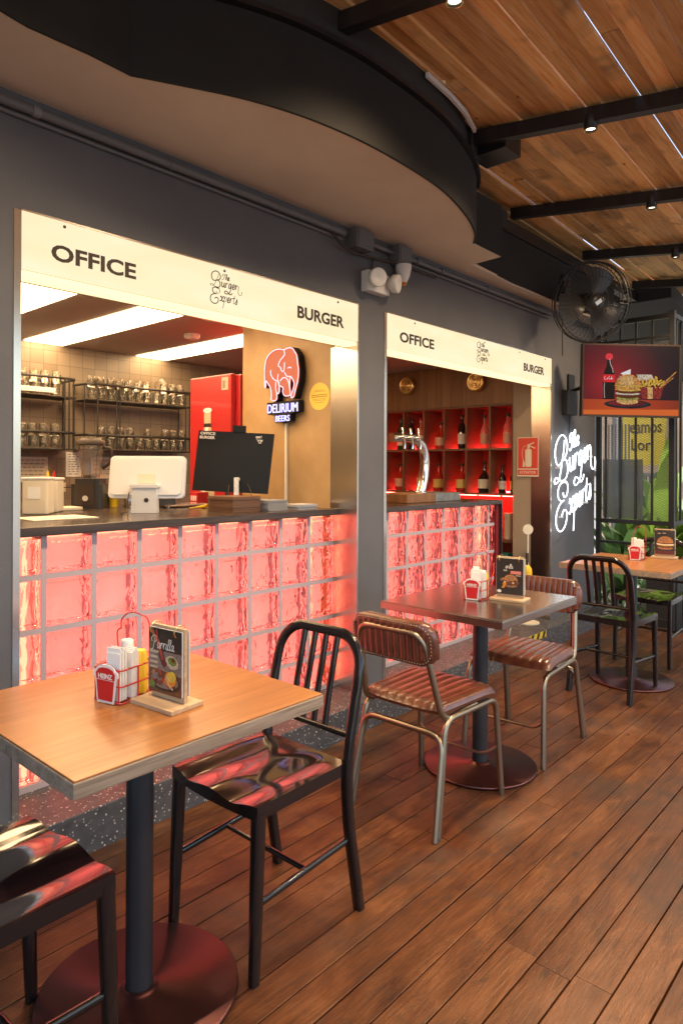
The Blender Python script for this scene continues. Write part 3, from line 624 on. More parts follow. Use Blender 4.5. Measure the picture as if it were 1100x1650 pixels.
def place(src, lb, x, y, rz):
    c = copy_tree(src); c.location = (x, y, 0); c.rotation_euler = (0,0,rz); c['label'] = lb; return c
src = [o for o in sc.objects if o.name == 'metal_cafe_chair'][0]
place(src, 'black chair cut off by the lower left corner, only seat and two legs showing', -.585, -.985, R(3))
place(src, 'black chair with its back to the steel table, facing the farthest table', 3.03, -.985, R(-2))
place(src, 'black chair on the far side of the farthest table, half hidden behind it', 3.90, -.935, R(180))

def make_leather(lb, x, y, rz):
    t = thing('leather_dining_chair', lb, 'chair', (x, y, 0), rz, 'channelled brown leather chairs')
    # seat: channels run front to back (local +x is the front)
    mb = MB(); nx, ny = 26, 80; NC = 9; G = []; Lw = []
    def outline(u, v):
        w0 = .185+.022*u; X = -.20+.41*u; Y = w0*(2*v-1)
        k = (2*v-1)**4; X2 = X-(.03*k if u > .5 else -.025*k)*abs(2*u-1)**2
        return X2, Y
    for i in range(nx+1):
        for j in range(ny+1):
            u, v = i/nx, j/ny; X, Y = outline(u, v); e = min(1, (min(u, 1-u)*9)); e2 = min(1, min(v, 1-v)*10)
            ee = math.sqrt(max(0, 1-(1-e)**2))*math.sqrt(max(0, 1-(1-e2)**2))
            ch = abs(sin(pi*v*NC)); z = .440+.030*ee-.012*max(0, (u-.7)/.3)**2+(.0065*(ch**.5)-.0065)*ee
            G.append((X, Y, z)); Lw.append((X*.985, Y*.985, .424+(0.004 if ee < .5 else 0)))
    f1 = [(i*(ny+1)+j, (i+1)*(ny+1)+j, (i+1)*(ny+1)+j+1, i*(ny+1)+j+1) for i in range(nx) for j in range(ny)]
    mb.add(G, f1, 0, None, True); mb.add(Lw, [f[::-1] for f in f1], 0)
    rim = [j for j in range(ny+1)]+[(i+1)*(ny+1)-1 for i in range(1, nx+1)]+[nx*(ny+1)+j for j in range(ny-1, -1, -1)]+[i*(ny+1) for i in range(nx-1, 0, -1)]
    m_ = len(rim); mb.add([G[k] for k in rim]+[Lw[k] for k in rim], [(k, (k+1) % m_, m_+(k+1) % m_, m_+k) for k in range(m_)], 0, None, True)
    mb.build('seat', M['leather'], t)
    # backrest pad: rounded rectangle, curved in plan, front channelled
    bw, bh, zc = .39, .165, .695
    def pt(a, b, d):   # a across, b up, d depth forward
        return (-.245-.12*(b)-.0+.35*a*a+d, a, zc+b)
    ol = rrect(bw, bh, .065, 8); n = len(ol); mb = MB(); rings = []
    for sc_, d in ((1, -.012), (1.0, .010), (.93, .022), (.6, .024), (.0, .025)):
        rings.append([pt(a*sc_, b*sc_, d) for a, b in ol])
    bk = [[pt(a*s_, b*s_, d) for a, b in ol] for s_, d in ((.96, -.019), (.6, -.020), (0, -.020))]
    allr = bk[::-1]+rings; vs = [q for r_ in allr for q in r_]
    mb.add(vs, [(i*n+j, i*n+(j+1) % n, (i+1)*n+(j+1) % n, (i+1)*n+j) for i in range(len(allr)-1) for j in range(n)], 0, None, True)
    for k in range(-6, 7):
        a = k*.029; hb = .080 if abs(a) < .13 else .080-(abs(a)-.13)*.6
        mb.sweep([pt(a, hb*q, .0195+.005*(1-q*q)) for q in (-1, -.5, 0, .5, 1)], .0145, .009, 8, side=(0,1,0))
        mb.sweep([pt(a, hb*.8*q, -.0185) for q in (-1, 0, 1)], .0140, .0035, 6, side=(0,1,0))
    pad = mb.build('backrest', M['leather'], t)
    mb = MB(); ol2 = rrect(bw-.022, bh-.022, .056, 10); P2 = [V(pt(a, b, -.0225)) for a, b in ol2]; tot = 0
    dense = []
    for i in range(len(P2)):
        a, b = P2[i], P2[(i+1) % len(P2)]; m2 = max(1, int((b-a).length/.004))
        for k in range(m2): dense.append(a.lerp(b, k/m2))
    for i in range(0, len(dense)-2, 3): mb.sweep([dense[i], dense[i+1]], .0013, n=5, smooth=False)
    o = mb.build('stitching', M['thread'], pad)
    def rnd(P, n_=5, r=.05):
        out = [V(P[0])]
        for i in range(1, len(P)-1):
            a, b, c = V(P[i-1]), V(P[i]), V(P[i+1]); r1 = min(r, (a-b).length*.45, (c-b).length*.45)
            p, q = b+(a-b).normalized()*r1, b+(c-b).normalized()*r1
            for k in range(n_+1): s_ = k/n_; out.append((1-s_)**2*p+2*s_*(1-s_)*b+s_*s_*q)
        out.append(V(P[-1])); return out
    tr = .0125
    for s in (-1, 1):
        mb = MB(); mb.sweep(rnd([(.235, s*.200, 0), (.205, s*.188, .398), (-.165, s*.188, .408), (-.235, s*.203, 0)], 6, .055), tr, n=12)
        mb.build('side_frame', M['bronze'], t)
    mb = MB(); mb.sweep(rnd([(-.255, .205, 0), (-.180, .186, .352), (-.180, -.186, .352), (-.255, -.205, 0)], 6, .06), tr, n=12); mb.build('rear_frame', M['bronze'], t)
    mb = MB(); mb.sweep(rnd([(.06, .178, .412), (-.175, .182, .404), (-.262, .150, .735), (-.262, -.150, .735), (-.175, -.182, .404), (.06, -.178, .412)], 6, .06), tr, n=12); mb.build('backrest_tube', M['bronze'], t)
    mb = MB(); mb.sweep(rnd([(.214, .190, .20), (.195, .14, .158), (.195, -.14, .158), (.214, -.190, .20)], 4, .04), .006, n=8); mb.build('stretcher', M['bronze'], t)
    for sx, sy in ((.235,.2),(.235,-.2),(-.245,.204),(-.245,-.204)):
        mb = MB(); mb.cyl((sx, sy), .0115, 0.0, .012, 12); mb.build('foot_cap', M['ink'], t)
    return t
LC = make_leather('brown leather chair seen from behind, between the black chair and the steel table', 1.145, -.935, 0)
place(LC, 'brown leather chair facing the camera on the far side of the steel table', 1.935, -.955, R(182))
# ------------------------------------------------------------------ table top things
def caddy(lb, x, y, rz, z=.7525, mustard=True):
    """wire caddy; local -x side carries the red keystone badge"""
    t = thing('condiment_caddy', lb, 'caddy', (x, y, z), rz, 'red wire condiment caddies')
    r = .0021; mb = MB()
    for zz in (.004, .045, .085): mb.sweep([(a, b, zz) for a, b in rrect(.115, .095, .008, 2)], r, n=6, close=True)
    for a, b in ((-.0575,-.04),(-.0575,.04),(.0575,-.04),(.0575,.04),(0,-.0475),(0,.0475)): mb.sweep([(a, b, .004), (a, b, .085)], r, n=6)
    for q in (-.03, -.01, .01, .03): mb.sweep([(-.0575, q, .004), (.0575, q, .004)], r*.8, n=6)
    mb.sweep(catmull([(.0, .02, .05), (.0, .022, .12), (.0, .026, .158), (.0, .020, .170), (.0, .012, .174), (.002, .012, .196), (.010, -.008, .214), (.025, -.03, .208), (.040, -.045, .185), (.048, -.0475, .085)], 4), r*.9, n=6)
    mb.build('wire_rack', M['redwire'], t)
    F = frame((-.060, 0, .002), (0,-1,0), (0,0,1))
    key = [(-.028,0),(.028,0),(.036,.062),(.043,.066),(.041,.078),(.034,.080),(.026,.090),(.012,.0945),(-.012,.0945),(-.026,.090),(-.034,.080),(-.041,.078),(-.043,.066),(-.036,.062)]
    mb = MB(); mb.prism(key, 0, .003, F); bd = mb.build('keystone_badge', M['white'], t)
    mb = MB(); mb.prism([(a*.86, .006+b*.865) for a, b in key[:2]]+[(.030,.056),(-.030,.056)], .003, .0036, F)
    mb.prism([(-.033,.0725),(-.031,.0575),(.031,.0575),(.033,.0725),(.024,.083),(.010,.0872),(-.010,.0872),(-.024,.083)], .003, .0034, F); mb.build('red_field', M['red'], bd)
    text('HEINZ', F, -.024, .024, .060, .072, .0006, .03, .0036).build('lettering', M['white'], bd)
    mb = MB()
    for i in range(9): o = i*.0030; mb.box(-.050+o, -.0476+o, -.036+.0015*(i % 3), .010+.0013*(i % 4), .006, .124+.004*((i*7) % 4), bev=.0008)
    for i in range(5): o = i*.0048; mb.box(-.014+o, -.010+o, -.040, -.004, .006, .120+.003*((i*5) % 4), bev=.001)
    mb.build('napkins', M['whiteboard'], t)
    if mustard:
        mb = MB(); mb.lathe([(.0175,.006),(.0185,.01),(.0185,.105),(.014,.114)], (.034,-.020), 20); mb.build('mustard_bottle', M['yellow'], t)
        mb = MB(); mb.lathe([(.0175,.006),(.018,.01),(.018,.118),(.0165,.121),(.0165,.134),(.012,.137)], (.030,.022), 20); mb.build('sauce_bottle', M['white'], t)
    return t
caddy('red wire caddy with white napkins and yellow mustard on the nearest wood table', -.218, -.935, R(14))
caddy('red wire caddy of napkins on the steel table', 1.555, -.915, R(8))
caddy('red wire caddy of napkins on the farthest wood table', 3.43, -.990, R(8))
PC = {k: mat('print_'+k, c, .35, coat=.3) for k, c in dict(dark=(.022,.015,.012), brown=(.16,.06,.03), sausage=(.13,.02,.015), cream=(.62,.50,.36), orange=(.75,.28,.03), yellow=(.78,.55,.08), green=(.16,.26,.04), red=(.40,.03,.02), white=(.75,.72,.68), grey=(.25,.20,.17), bun=(.55,.24,.07), tan=(.42,.19,.09), pink=(.62,.20,.15)).items()}
PK = list(PC); PM = [PC[k] for k in PK]
for k_ in ('brown','sausage','orange','yellow','green','bun','tan','grey','cream'):
    t_ = NT(PC[k_]); c_ = tuple(t_.b.inputs['Base Color'].default_value[:3]); t_.base(t_.ramp(t_.noise(t_.coord(), 260, 4, .6, .8), [(.36, tuple(x*.4 for x in c_)), (.62, c_)]))
class Pic:
    def __init__(s, F): s.F = F; s.mb = MB(); s.h = .0006
    def p(s, pts, k): s.mb.poly([s.F(a, b, s.h) for a, b in pts], PK.index(k)); s.h += .00004
    def ell(s, cx, cy, rx, ry, k, rot=0, n=18, a0=0, a1=360, wob=0):
        q = []
        for i in range(n if a1-a0 >= 360 else n+1):
            t = R(a0+(a1-a0)*i/n); w_ = 1+wob*random.uniform(-1, 1); a, b = rx*w_*cos(t), ry*w_*sin(t); q.append((cx+a*cos(R(rot))-b*sin(R(rot)), cy+a*sin(R(rot))+b*cos(R(rot))))
        s.p(q, k)
    def line(s, pts, w_, k):
        P = [V(p[:2]) for p in catmull(pts, 4)]; L = []; Rr = []
        for i in range(len(P)):
            d = (P[min(i+1, len(P)-1)]-P[max(i-1, 0)]).normalized(); nn = V((-d.y, d.x))*w_/2; L.append(P[i]+nn); Rr.append(P[i]-nn)
        for i in range(len(P)-1): s.mb.poly([s.F(*q, s.h) for q in (Rr[i], Rr[i+1], L[i+1], L[i])], PK.index(k))
        s.h += .00004
    def build(s, name, par, mats=None): return s.mb.build(name, mats or PM, par, tri=True)
def burger(P, cx, cy, k):
    P.ell(cx, cy-.30*k, .62*k, .10*k, 'dark'); P.ell(cx, cy-.18*k, .44*k, .12*k, 'tan'); P.ell(cx, cy-.06*k, .50*k, .12*k, 'brown', wob=.06)
    P.ell(cx, cy+.0*k, .47*k, .07*k, 'yellow', wob=.1); P.ell(cx+.02*k, cy+.05*k, .50*k, .06*k, 'white', wob=.14); P.ell(cx, cy+.12*k, .49*k, .08*k, 'brown', wob=.08); P.ell(cx, cy+.17*k, .47*k, .05*k, 'orange', wob=.12)
    P.ell(cx, cy+.18*k, .46*k, .36*k, 'bun', a0=0, a1=180); P.ell(cx-.08*k, cy+.30*k, .26*k, .16*k, 'tan', wob=.05)
    for i in range(16): P.ell(cx+random.uniform(-.3, .3)*k, cy+random.uniform(.24, .46)*k, .018*k, .009*k, 'cream', random.uniform(0, 180), 6)
def menu(lb, x, y, rz, kind, z=.7525):
    t = thing('menu_stand', lb, 'menu', (x, y, z), rz, 'wooden menu card stands')
    mb = MB(); mb.box(-.05, .05, -.078, .078, 0, .011, bev=.0015); mb.build('base', M['blondwood'], t)
    mb = MB(); mb.box(.004, .014, -.062, .062, .0112, .192, bev=.001); mb.build('board', M['blondwood'], t)
    mb = MB()
    for s, yy in ((-.002, 0), (.018, 0)):
        for i in range(3): mb.box(s-.001*i-.0004 if s < 0 else s+.001*i, (s-.001*i+.0002) if s < 0 else s+.001*i+.0006, -.064+.001*i, .060+.001*i, .030-.002*i, .186)
    mb.build('cards', M['whiteboard'], t)
    for q in (-.045, .045):
        mb = MB(); mb.sweep([(.006+.020*cos(a*pi/7), q, .184+.015*sin(a*pi/7)) for a in range(14)], .0016, n=6, close=True); mb.build('ring', M['brass'], t)
    F = frame((-.0050, .061, .026), (0,-1,0), (0,0,1)); P = Pic(F); W, H = .124, .160
    ln = [(0,0),(W,0),(W,H),(0,H)]; P.p(ln, 'dark')
    if kind == 0:
        P.p([(0,.045),(W,.045),(W,.105),(0,.105)], 'grey'); P.p([(0,0),(W,0),(W,.05),(0,.06)], 'brown')
        P.ell(.062, .030, .058, .024, 'dark'); P.ell(.060, .033, .052, .020, 'grey')
        for i in range(26): P.ell(.06+random.uniform(-.044, .035), .036+random.uniform(-.014, .018), .009, .006, random.choice(['red','brown','sausage','tan','red']), random.uniform(0, 180), 8, wob=.15)
        P.ell(.084, .040, .022, .019, 'orange', 20); P.ell(.088, .047, .017, .013, 'yellow', 20); P.line([(.070,.045),(.078,.026),(.094,.016)], .0045, 'cream')
        P.ell(.090, .082, .024, .016, 'cream', -10); P.ell(.091, .085, .016, .010, 'green', -10); P.ell(.094, .088, .007, .005, 'sausage')
        P.line([(.034,.135),(.044,.110),(.054,.085),(.066,.070)], .017, 'sausage'); P.line([(.036,.130),(.046,.107),(.056,.084)], .006, 'red'); P.line([(.012,.158),(.022,.142),(.030,.128)], .010, 'tan'); P.line([(.030,.155),(.034,.145),(.033,.130)], .006, 'red')
        for b in (.098, .085, .072, .060): P.p([(.008, b),(.030+b*.1, b),(.030+b*.1, b+.006),(.008, b+.006)], 'cream')
        P.ell(.014, .020, .012, .010, 'green', wob=.2)
    elif kind == 1:
        burger(P, .066, .052, .068)
        for i in range(14): P.ell(.06+random.uniform(-.04, .04), .050+random.uniform(-.02, .03), .010, .006, random.choice(['brown','tan','sausage','orange']), random.uniform(0, 180), 8, wob=.2)
        P.p([(.066,.092),(.114,.092),(.114,.106),(.066,.106)], 'pink'); P.ell(.014, .012, .010, .007, 'white')
        P.p([(.09,.084),(.114,.084),(.114,.088),(.09,.088)], 'cream')
    else:
        P.p([(0,0),(W,0),(W,.03),(0,.03)], 'sausage'); burger(P, .066, .062, .105)
        for a, b in ((.02,.135),(.05,.137)): P.p([(a,b),(a+.02,b),(a+.02,b+.005),(a,b+.005)], 'cream')
    pc = P.build('printed_picture', t)
    if kind == 0:
        st, _ = word('P', .012, .108, .0165, 1.0); s2_, _ = word('arrilla', .034, .110, .0150, 1.12); S = st+s2_
    elif kind == 1: st, _ = word('grilla', .042, .116, .011, 1.0); S = st; text('CLASICA', F, .070, .110, .0955, .1025, .0003, .02, .0016).build('lettering', M['whiteboard'], t)
    else: st, _ = word('burger', .030, .138, .010, 1.0) if False else word('experta', .034, .138, .009, 1.0); S = []
    if S: stroke_mb([[(a, b) for a, b in s_] for s_ in S], F, 1, .0007, True, h=.002).build('script_lettering', M['whiteboard'], t)
    return t
menu('wooden menu stand with a black Parrilla card of grilled meat on the nearest table', -.178, -1.062, R(6), 0)
menu('wooden menu stand with a dark card and pink badge on the steel table', 1.615, -1.045, R(8), 1)
menu('wooden menu stand with a big burger photo on the farthest table', 3.615, -1.105, R(8), 2)
# ================================================================== KITCHEN CONTENTS
def rack(lb, x0, x1, zr, bars):
    t = thing('glass_rack', lb, 'rack', (x0, 2.3, 1.47), world=True, group='black wire racks on the tiled wall')
    y0, y1 = 2.2, 2.44; mb = MB(); r = .006
    for z in zr:
        mb.sweep([(x0, y1, z), (x0, y0+.05, z), (x0+.012, y0+.015, z), (x0+.05, y0, z), (x1-.05, y0, z), (x1-.012, y0+.015, z), (x1, y0+.05, z), (x1, y1, z)], .009, .0045, 6, side=(0,0,1), p=4)
    for q in bars: mb.sweep([(q, y0, 1.46), (q, y0, zr[0])], r, n=6)
    for q in (x0, x1):
        for yy in (y0+.06, y1-.02): mb.sweep([(q, yy, 1.46), (q, yy, zr[0])], r, n=6)
    mb.build('frame', M['black'], t)
    for z in (1.472, 1.845):
        mb = MB(); mb.box(x0+.004, x1-.004, y0+.004, y1, z-.012, z-.001, bev=.003); mb.build('shelf', M['black'], t)
    return t
rack('black wire glass rack at the left, over the paper notices', .42, 1.233, (1.972, 1.586), (.75, 1.14, 1.172))
rack('longer black wire glass rack beside the red fridge', 1.318, 2.25, (1.955, 1.578), (1.391, 1.545, 1.572, 2.17))
g0 = MB(); h = .088; g0.lathe([(.026,0),(.0285,.004),(.036,h),(.0345,h),(.027,.010),(.0,.010)], n=14, caps=False)
g0.lathe([(.0,.0),(.026,0)], n=14, caps=False)
M['tumbler'] = mat('tumbler_glass', (1,.95,.85), .03, trans=.95, ior=1.4)
gp = None; cnt = 0
for rx0, rx1, shelfname, rk in ((.78, 1.20, 'left rack', 0), (1.36, 2.21, 'rack beside the fridge', 1)):
    for z, tn in ((1.846, 'top shelf'), (1.473, 'lower shelf')):
        for tier in (0, 1):
            x = rx0+random.uniform(0, .02)
            while x < rx1-.02:
                if not (tier and random.random() < (.12 if rk else .2)) and not (rk == 0 and z > 1.8 and tier == 0 and x < 1.0 and False):
                    if gp is None: o = g0.build('glass_tumbler', M['tumbler']); gp = o
                    else: o = gp.copy(); sc.collection.objects.link(o)
                    o.location = (x, 2.265+random.uniform(-.012, .012), z+tier*(h+.001)); o.rotation_euler = (0, 0, random.uniform(0, 6))
                    if tier: o.rotation_euler = (pi, 0, random.uniform(0, 6)); o.location.z += h
                    tag(o, 'clear %s glass tumbler on the %s of the %s' % ('upturned' if tier else 'upright', tn, shelfname), 'glass', 'glass tumblers on the %s of the %s' % (tn, shelfname))
                x += .079
mb = MB(); mb.lathe([(.045,0),(.05,.01),(.052,.11),(.03,.125),(.02,.13)], n=18); o = mb.build('glass_pitcher', M['tumbler']); o.location = (1.98, 2.27, 2.024); o.location = (2.02, 2.33, 1.846); o.scale = (1, 1, 1.7); tag(o, 'tall glass jug at the back of the rack beside the fridge', 'jug')
mb = MB(); mb.box(.5, 1.03, 2.12, 2.19, 1.852, 1.866, bev=.004); mb.box(.5, 1.04, 2.13, 2.195, 1.868, 1.888, bev=.004); tag(mb.build('tray', M['white']), 'long white trays resting along the left rack front', 'tray')
def paper(lb, x0, x1, z0, z1, name='paper_notice', rows=6, dark=False):
    t = thing(name, lb, 'notice', (x0, 2.449, z0), world=True)
    mb = MB(); mb.box(x0, x1, 2.446, 2.449, z0, z1); mb.build('sheet', M['cream'] if not dark else M['whiteboard'], t)
    mb = MB(); n = 0
    for i in range(rows):
        z = z1-(z1-z0)*(i+.9)/(rows+1); x = x0+.02
        while x < x1-.03: L = random.uniform(.01, .035); mb.box(x, min(x+L, x1-.015), 2.4448, 2.4458, z-.003, z+.002); x += L+.01
    mb.build('printing', M['greypl'], t)
paper('white printed sheet on the tiles under the left rack', .80, 1.132, 1.228, 1.412)
paper('narrow printed calendar with black header between the racks', 1.269, 1.39, 1.265, 1.452, 'wall_calendar', 9, True)
paper('small white printed sheet behind the blender', 1.47, 1.66, 1.25, 1.42, rows=4)
for x0, lb in ((1.0, 'white wall outlet left, under the printed sheet'), (1.152, 'white wall outlet with a black plug')):
    t = thing('wall_outlet', lb, 'outlet', (x0, 2.449, 1.15), world=True)
    mb = MB(); mb.box(x0, x0+.115, 2.440, 2.449, 1.152, 1.222, bev=.003); mb.build('plate', M['cream'], t)
    if x0 > 1.1:
        mb = MB(); mb.lathe([(.018, 0), (.014, .03)], n=12, mt=Matrix.Translation((x0+.05, 2.438, 1.187)) @ rot_to((0,-1,0))); mb.sweep(catmull([(x0+.05, 2.41, 1.187), (1.35, 2.35, 1.18), (1.5, 2.2, 1.13)], 5), .004, n=6); mb.build('plug_and_cable', M['ink'], t)
# fridge, its door faces the left
t = thing('drinks_fridge', 'tall red drinks fridge with a beer bottle picture on its door', 'fridge', (1.9, 1.0, .147), world=True)
mb = MB(); mb.box(1.585, 2.18, .795, 1.262, .16, 1.925, bev=.008); mb.build('cabinet', M['fridge'], t)
mb = MB(); mb.box(1.545, 1.583, .835, 1.262, .2, 1.93, bev=.008); dr = mb.build('door', M['fridge'], t)
F = frame((1.5445, 1.262, .2), (0,-1,0), (0,0,1)); P = Pic(F)
P.p([(.11,.9),(.13,.9+.35),(.155,1.42),(.155,1.50),(.225,1.50),(.225,1.42),(.25,1.25),(.27,.9)], 'cream'); P.p([(.135,.98),(.145,1.2),(.17,1.42),(.20,1.42),(.18,1.2),(.17,.98)], 'white'); P.p([(.152,1.40),(.228,1.40),(.228,1.425),(.152,1.425)], 'dark'); P.p([(.150,1.36),(.230,1.36),(.230,1.375),(.150,1.375)], 'brown'); P.ell(.19, 1.51, .045, .016, 'white')
P.p([(.335,1.63),(.40,1.63),(.40,1.71),(.335,1.71)], 'cream'); P.p([(.345,1.64),(.37,1.64),(.37,1.69),(.345,1.69)], 'grey'); P.p([(.33,1.17),(.40,1.17),(.40,1.24),(.33,1.24)], 'grey')
P.build('door_picture', dr)
mb = MB(); mb.box(1.525, 1.546, .85, .868, .9, 1.3, bev=.004); mb.build('handle', M['dkgrey'], dr)
mb = MB(); mb.box(1.30, 1.38, .84, .92, 1.1185, 1.19, bev=.002); F = frame((1.2995, .92, 1.119), (0,-1,0), (0,0,1))
for i in range(3): mb.prism([(.012+.02*i,.02),(.026+.02*i,.02),(.03+.02*i,.05),(.016+.02*i,.05)], 0, .0006, F, 1)
tag(mb.build('red_box', [M['red'], M['white']]), 'small red patterned box on the counter before the fridge', 'box')
# black neon elephant sign
t = thing('neon_beer_sign', 'pink neon elephant sign with blue lettering DELIRIUM BEERS on the plywood wall', 'neon sign', (1.59, .36, 1.64), world=True)
F = frame((1.597, .538, 1.72), (0,-1,0), (0,0,1)); kx, kz = .60/1000, .76/1000   # traced in a 600 x 430 box
def ex(a, b): return ((a-170)*.00060+.018, (760-b)*.00047+.010)
body = [(175,480),(172,380),(180,290),(200,220),(250,160),(330,125),(400,128),(450,142),(500,130),(560,138),(600,190),(625,240),(638,330),(650,420),(640,540),(610,640),(585,730),(550,735),(560,690),(585,620),(590,560),(560,500),(535,500),(530,600),(540,690),(520,712),(460,705),(435,650),(440,610),(390,580),(385,650),(365,675),(350,670),(350,735),(320,758),(270,740),(275,690),(262,600),(215,520),(190,500),(190,570),(178,580),(172,530)]
mb = MB(); mb.prism([ex(*q) for q in [(a+(a-400)*.05, b+(b-430)*.04) for a, b in body]], .004, .046, F); mb.prism([ex(*q) for q in ((195,775),(635,770),(640,905),(530,925),(520,1015),(320,1025),(318,930),(205,925))], .004, .046, F); mb.build('backing', M['screenblack'], t)
mb = MB(); mb.prism([ex(*q) for q in body], .0465, .050, F); mb.build('pink_acrylic', M['elephant'], t)
def tube(L, m, name, r=.0028, close=False):
    mb = MB()
    for q, cl in L: mb.sweep([F(p.x, p.y, .055) for p in catmull([ex(*z) for z in q], 3, cl)], r, n=6, close=cl)
    mb.build(name, m, t)
tube([(body, True), ([(450,142),(460,200),(430,235),(395,270),(370,330),(400,350),(420,400),(450,400),(460,300)], False), ([(460,420),(490,470),(540,480),(560,500)], False), ([(262,370),(270,440),(320,500),(370,520),(385,560)], False), ([(340,520),(335,600),(350,670)], False), ([(370,430),(365,500),(385,580)], False), ([(400,520),(440,485),(490,500),(520,560),(530,620)], False), ([(505,375),(530,365),(550,380)], False)], M['neonpink'], 'neon_tube')
text('DELIRIUM', F, *[ex(208,0)[0], ex(630,0)[0]], ex(0,908)[1], ex(0,800)[1], .004, .0, .0465).build('lettering', M['neonblue'], t)
text('BEERS', F, ex(325,0)[0], ex(520,0)[0], ex(0,1018)[1], ex(0,945)[1], .004, .0, .0465).build('lettering', M['neonblue'], t)
mb = MB(); mb.box(1.583, 1.597, .372, .386, 1.12, 1.60); mb.build('cable_duct', M['cream'], t)
t = thing('round_sticker', 'round yellow sticker on the plywood wall beside the neon elephant', 'sticker', (1.597, .12, 1.74), world=True)
F = frame((1.597, .12, 1.74), (0,-1,0), (0,0,1)); mb = MB(); mb.prism([(a, b) for a, b in arc(0, 0, .077, 0, 354, 59)], 0, .0008, F); mb.build('disc', mat('sticker_yellow', (.80,.55,.08), .5), t)
mb = MB()
for i, (b, w_) in enumerate(((.035,.035),(.028,.05),(.010,.06),(.0,.062),(-.014,.05),(-.022,.05),(-.034,.035))): mb.prism([(-w_, b-.002-(i in (2,3))*.0025),(w_, b-.002-(i in (2,3))*.0025),(w_, b+.001),(-w_, b+.001)], .0008, .0012, F)
mb.build('printing', mat('sticker_ink', (.35,.22,.03), .6), t)
# POS screens
def tilt(o, u, v): return frame(o, u, v)
t = thing('till_screen', 'white touch screen till on the left counter, seen from behind', 'till', (.69, .40, 1.119), world=True)
u = V((.243, -.27, 0)).normalized(); up = V((.10, .10, 1)).normalized(); up = V((u.y*-.22, u.x*.22, 1)).normalized(); 
F = frame(V((.686,.407,1.285))-u*.185-up*.098, u, up)
mb = MB(); mb.prism(rrect(.37, .21, .022, 5, .185, .105), -.022, .0, F); mb.prism(rrect(.34, .18, .02, 5, .185, .105), .0, .012, F); mb.build('screen_back', M['white'], t)
mb = MB(); mb.prism(rrect(.085, .045, .004, 2, .185, .095), .012, .016, F); mb.build('mount_plate', M['cream'], t)
F2 = frame(V((.686,.407,1.119))-u*.0, u, (0,0,1))
mb = MB(); mb.prism([(-.062,.0),(.062,.0),(.058,.125),(-.058,.125)], .01, .055, F2); mb.prism([(a, .128+.0*b) if False else (a, b) for a, b in rrect(.14, .016, .006, 3, 0, .130)], -.01, .065, F2); mb.build('stand', M['white'], t)
mb = MB(); mb.lathe([(.011,0),(.011,.003)], n=16, mt=Matrix.Translation(F2(.012,.062,.0545)) @ rot_to(F2(0,0,1)-F2(0,0,0))); mb.build('cable_hole', M['ink'], t)
mb = MB(); mb.sweep([F2(-.068, .10, .062), F2(-.075, .05, .064), F2(-.072, .005, .07), F2(-.074, .004, .16)], .003, n=6); mb.build('cable', M['ink'], t)
t = thing('counter_screen', 'black screen back lettered OFFICE BURGER on a silver stand on the left counter', 'screen', (1.25, .42, 1.119), world=True)
u = V((.285, -.315, -.02)).normalized(); up = V((.035, .06, 1)).normalized()
F = frame(V((1.098,.607,1.213)), u, (up-u*up.dot(u)))
mb = MB(); mb.prism([(-.004,0),(.414,0),(.432,.335),(.012,.335)], -.018, .0, F); mb.prism([(.20,.336),(.27,.336),(.27,.372),(.20,.372)], -.03, .006, F); mb.build('screen_back', M['screenblack'], t)
text('OFFICE', F, .022, .105, .312, .328, .0008, .03, .0003).build('lettering', M['white'], t); text('BURGER', F, .020, .103, .290, .306, .0008, .03, .0003).build('lettering', M['white'], t)
st = []
for i, q in enumerate(('expert', 'burger')): s_, _ = word('xpert' if i == 0 else 'urge', .33+.01*i, .308-.018*i, .009, 1.2); st += s_
stroke_mb(st, F, 1, .0012, True, h=.0004).build('script_logo', M['white'], t)
mb = MB(); p0 = F(.245,0,.03); mb.cyl((p0.x, p0.y), .014, 1.126, 1.285, 14); mb.cyl((p0.x, p0.y), .06, 1.1185, 1.126, 24); p1 = F(.245,.07,0); mb.sweep([(p0.x, p0.y, 1.27), (p1.x, p1.y, 1.275)], .012, n=8); mb.build('stand', M['white'], t)
mb = MB(); mb.sweep(catmull([F(.20,.04,.01), F(.21,-.03,.06), F(.26,-.085,.03)], 5), .0025, n=5); mb.sweep(catmull([F(.30,.05,.01), F(.33,-.0,.06), F(.33,-.06,.05), F(.30,-.088,.03)], 5), .0025, n=5); mb.build('cable', M['ink'], t)
# piles, clutter on the counter
t = thing('menu_pile', 'stack of brown menu cards on the counter below the black screen', 'menus', (1.06, .19, 1.1185), world=True)
mb = MB()
for i in range(14): o = random.uniform(-.004, .004); mb.box(.97+o, 1.15+o, .10+o, .30-o, 1.1186+i*.0055, 1.1186+i*.0055+.0045, bev=.0008)
mb.build('cards', M['cubby'], t)
t = thing('menu_pile', 'stack of grey menu cards on the counter, right of the brown ones', 'menus', (1.22, .15, 1.1185), world=True)
mb = MB()
for i in range(10): o = random.uniform(-.003, .003); mb.box(1.165+o, 1.30+o, .06-o, .24+o, 1.1186+i*.0055, 1.1186+i*.0055+.0045, bev=.0008)
mb.build('cards', mat('grey_card', (.25,.245,.25), .6), t)
t = thing('flyer_pile', 'low pile of pale flyers near the plywood wall', 'flyers', (1.42, .1, 1.1185), world=True)
mb = MB()
for i in range(6): o = random.uniform(-.004, .004); mb.box(1.36+o, 1.50+o, .04+o, .16+o, 1.1186+i*.0045, 1.1186+i*.0045+.0038, bev=.0006)
mb.build('cards', mat('pale_flyer', (.45,.43,.44), .6), t)
